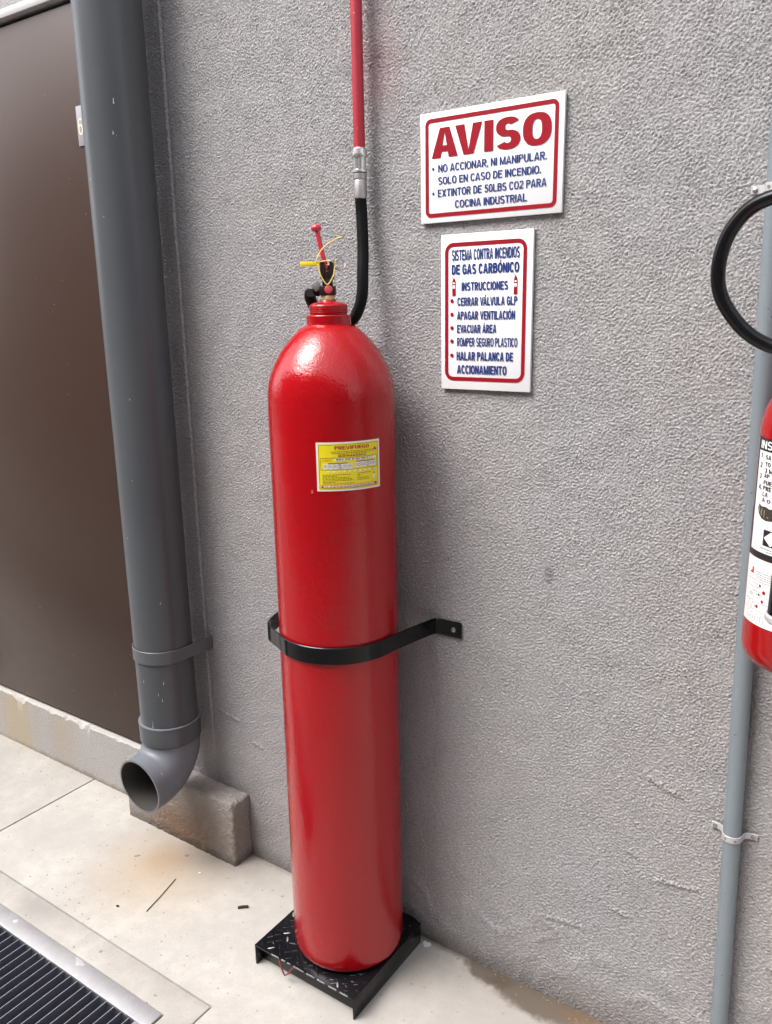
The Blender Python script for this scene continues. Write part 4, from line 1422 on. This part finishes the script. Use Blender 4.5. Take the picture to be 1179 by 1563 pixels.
for u0, v0, r_ in ((-131.5, 1.0945, .0021), (-126, 1.0860, .0030), (-132, 1.0805, .0019), (-127, 1.0720, .0024), (-133.5, 1.0615, .0027)):
    dots.append([(u0 + math.degrees(r_ / HR) * math.cos(a), v0 + r_ * math.sin(a)) for a in np.linspace(0, 2 * PI, 12, endpoint=False)])
WH.polys('red_punches', dots, 0.0010, M['sign_red'], lc)

# ================================================================== DRAIN GRATE
G_ = thing('drain_grate', 'steel floor grate of parallel dark bars in a galvanised frame', 'drain grate', (-2.2, -0.75, 0))
gx0, gx1, gy0, gy1 = -3.6, -1.2715, -0.990, -0.5165
fw = 0.043
fb = bmesh.new()
add_box(fb, gx0, gx1 - 0.0005, gy1 - fw, gy1, -0.006, 0.002, 0.001)
bm_out('frame_rail', fb, M['galv'], G_, 40)
fb = bmesh.new()
add_box(fb, gx0, gx1 - 0.0005, gy0, gy0 + fw, -0.006, 0.002, 0.001)
bm_out('frame_rail', fb, M['galv'], G_, 40)
fb = bmesh.new()
add_box(fb, gx1 - 0.036, gx1, gy0 + fw + 0.0005, gy1 - fw - 0.0005, -0.006, 0.002, 0.001)
bm_out('frame_rail', fb, M['galv'], G_, 40)
box('frame_leg', gx0, gx1 - 0.036, gy1 - fw + 0.001, gy1 - fw + 0.005, -0.05, -0.0065, M['grate'], G_, 0)
by0, by1 = gy0 + fw + 0.0006, gy1 - fw - 0.0006
bmx = bmesh.new()
add_box(bmx, -0.0011, 0.0011, by0, by1, -0.048, -0.0022, 0.0)
for f in bmx.faces:
    if all(v.co.z > -0.003 for v in f.verts):
        f.material_index = 1
me = bpy.data.meshes.new('bar')
bmesh.ops.recalc_face_normals(bmx, faces=bmx.faces[:])
bmx.to_mesh(me)
bmx.free()
me.materials.append(M['grate'])
me.materials.append(M['bar_edge'])
me.transform(Matrix.Translation((0, -G_.location.y, 0)))
xb = gx1 - 0.036 - 0.021
i = 0
while xb > gx0 + 0.03:
    b_ = bpy.data.objects.new('bar', me)
    COL.objects.link(b_)
    b_.parent = G_
    b_.location = (xb - G_.location.x, 0, random.uniform(-0.0006, 0.0006))
    b_.rotation_euler = (0, random.uniform(-0.02, 0.02), 0)
    xb -= 0.0262
tr = box('drain_channel', gx0, -1.2735, -0.9895, -0.517, -0.219, -0.150, M['soil'], None, 0)
tr['kind'] = 'structure'

# ================================================================== LITTER
def scrap(name, x, y, sx, sy, rot, mat, label, cat, grp=None, hgt=0.003, n=7, seed=0):
    r_ = random.Random(seed)
    bm = bmesh.new()
    top, bot = [], []
    for k in range(n):
        a = 2 * PI * k / n
        q = r_.uniform(0.7, 1.15)
        p = Matrix.Rotation(rot, 3, 'Z') @ Vector((math.cos(a) * sx * q, math.sin(a) * sy * q, 0))
        top.append(bm.verts.new((x + p.x * 0.85, y + p.y * 0.85, hgt * r_.uniform(0.7, 1.2))))
        bot.append(bm.verts.new((x + p.x, y + p.y, 0.0002)))
    bm.faces.new(top)
    bm.faces.new(bot[::-1])
    for k in range(n):
        bm.faces.new((bot[k], bot[(k + 1) % n], top[(k + 1) % n], top[k]))
    return tag(bm_out(name, bm, mat, None, 50), label, cat, grp)


tw_ = tube('twig', [(-1.366, -0.184, 0.003), (-1.357, -0.175, 0.004), (-1.346, -0.166, 0.003)], 0.0034, M['twig'], None, 8, 3)
tag(tw_, 'short black twig lying on the floor left of the cylinder stand', 'twig')
scrap('paint_chip', -0.8935, -0.022, 0.011, 0.008, 0.5, M['chip'], 'white chip on the floor at the corner of the black stand', 'chip', None, 0.006, 6, 2)
scrap('pebble', -1.552, -0.142, 0.0050, 0.0035, 0.4, M['chip'], 'tiny white pebble in front of the concrete block', 'pebble', None, 0.003, 6, 3)
scrap('leaf_scrap', -1.757, -0.186, 0.0105, 0.003, 0.9, M['leaf'], 'pale leaf scrap beside the rust stain on the floor', 'leaf scrap', None, 0.002, 7, 4)
scrap('leaf_scrap', -1.640, -0.110, 0.0060, 0.004, 0.4, M['leaf'], 'greenish leaf scrap close under the front of the concrete block', 'leaf scrap', None, 0.003, 7, 5)
scrap('leaf_scrap', -1.636, -0.350, 0.0055, 0.004, 0.1, M['twig'], 'dark leaf scrap in the middle of the pale slab', 'leaf scrap', None, 0.002, 7, 6)
crack = tube('crack', [(-1.556, -0.322, 0.0015), (-1.570, -0.262, 0.0022), (-1.589, -0.196, 0.0015)], 0.0011, M['twig'], None, 6, 4)  # thin dark tube laid in place of a crack line in the slab
tag(crack, 'long thin crack line across the pale floor slab', 'crack')
# crumbs along the foot of the wall: too many to count
cb = bmesh.new()
for _ in range(210):
    zone = random.random()
    if zone < 0.35:
        x, y = random.uniform(-1.47, -0.2), -abs(random.gauss(0, 0.010)) - 0.004
    elif zone < 0.7:
        x, y = random.uniform(-1.95, -1.2), random.uniform(-0.42, -0.08)
    elif zone < 0.85:
        x, y = random.uniform(-0.9, -0.35), -abs(random.gauss(0, 0.07)) - 0.01
    else:
        x, y = random.uniform(-2.6, -1.94), -abs(random.gauss(0, 0.05)) - 0.012
    r_ = random.uniform(0.0007, 0.0021)
    bmesh.ops.create_icosphere(cb, subdivisions=1, radius=r_, matrix=Matrix.Translation((x, y, r_ * 0.4)) @ Matrix.Diagonal((1.3, 0.8, 0.6, 1)))
for f in cb.faces:
    f.material_index = 0
o = bm_out('floor_crumbs', cb, M['leaf'], None, None)
o['kind'] = 'stuff'
o['label'] = 'scattered grit and crumbs on the concrete floor'
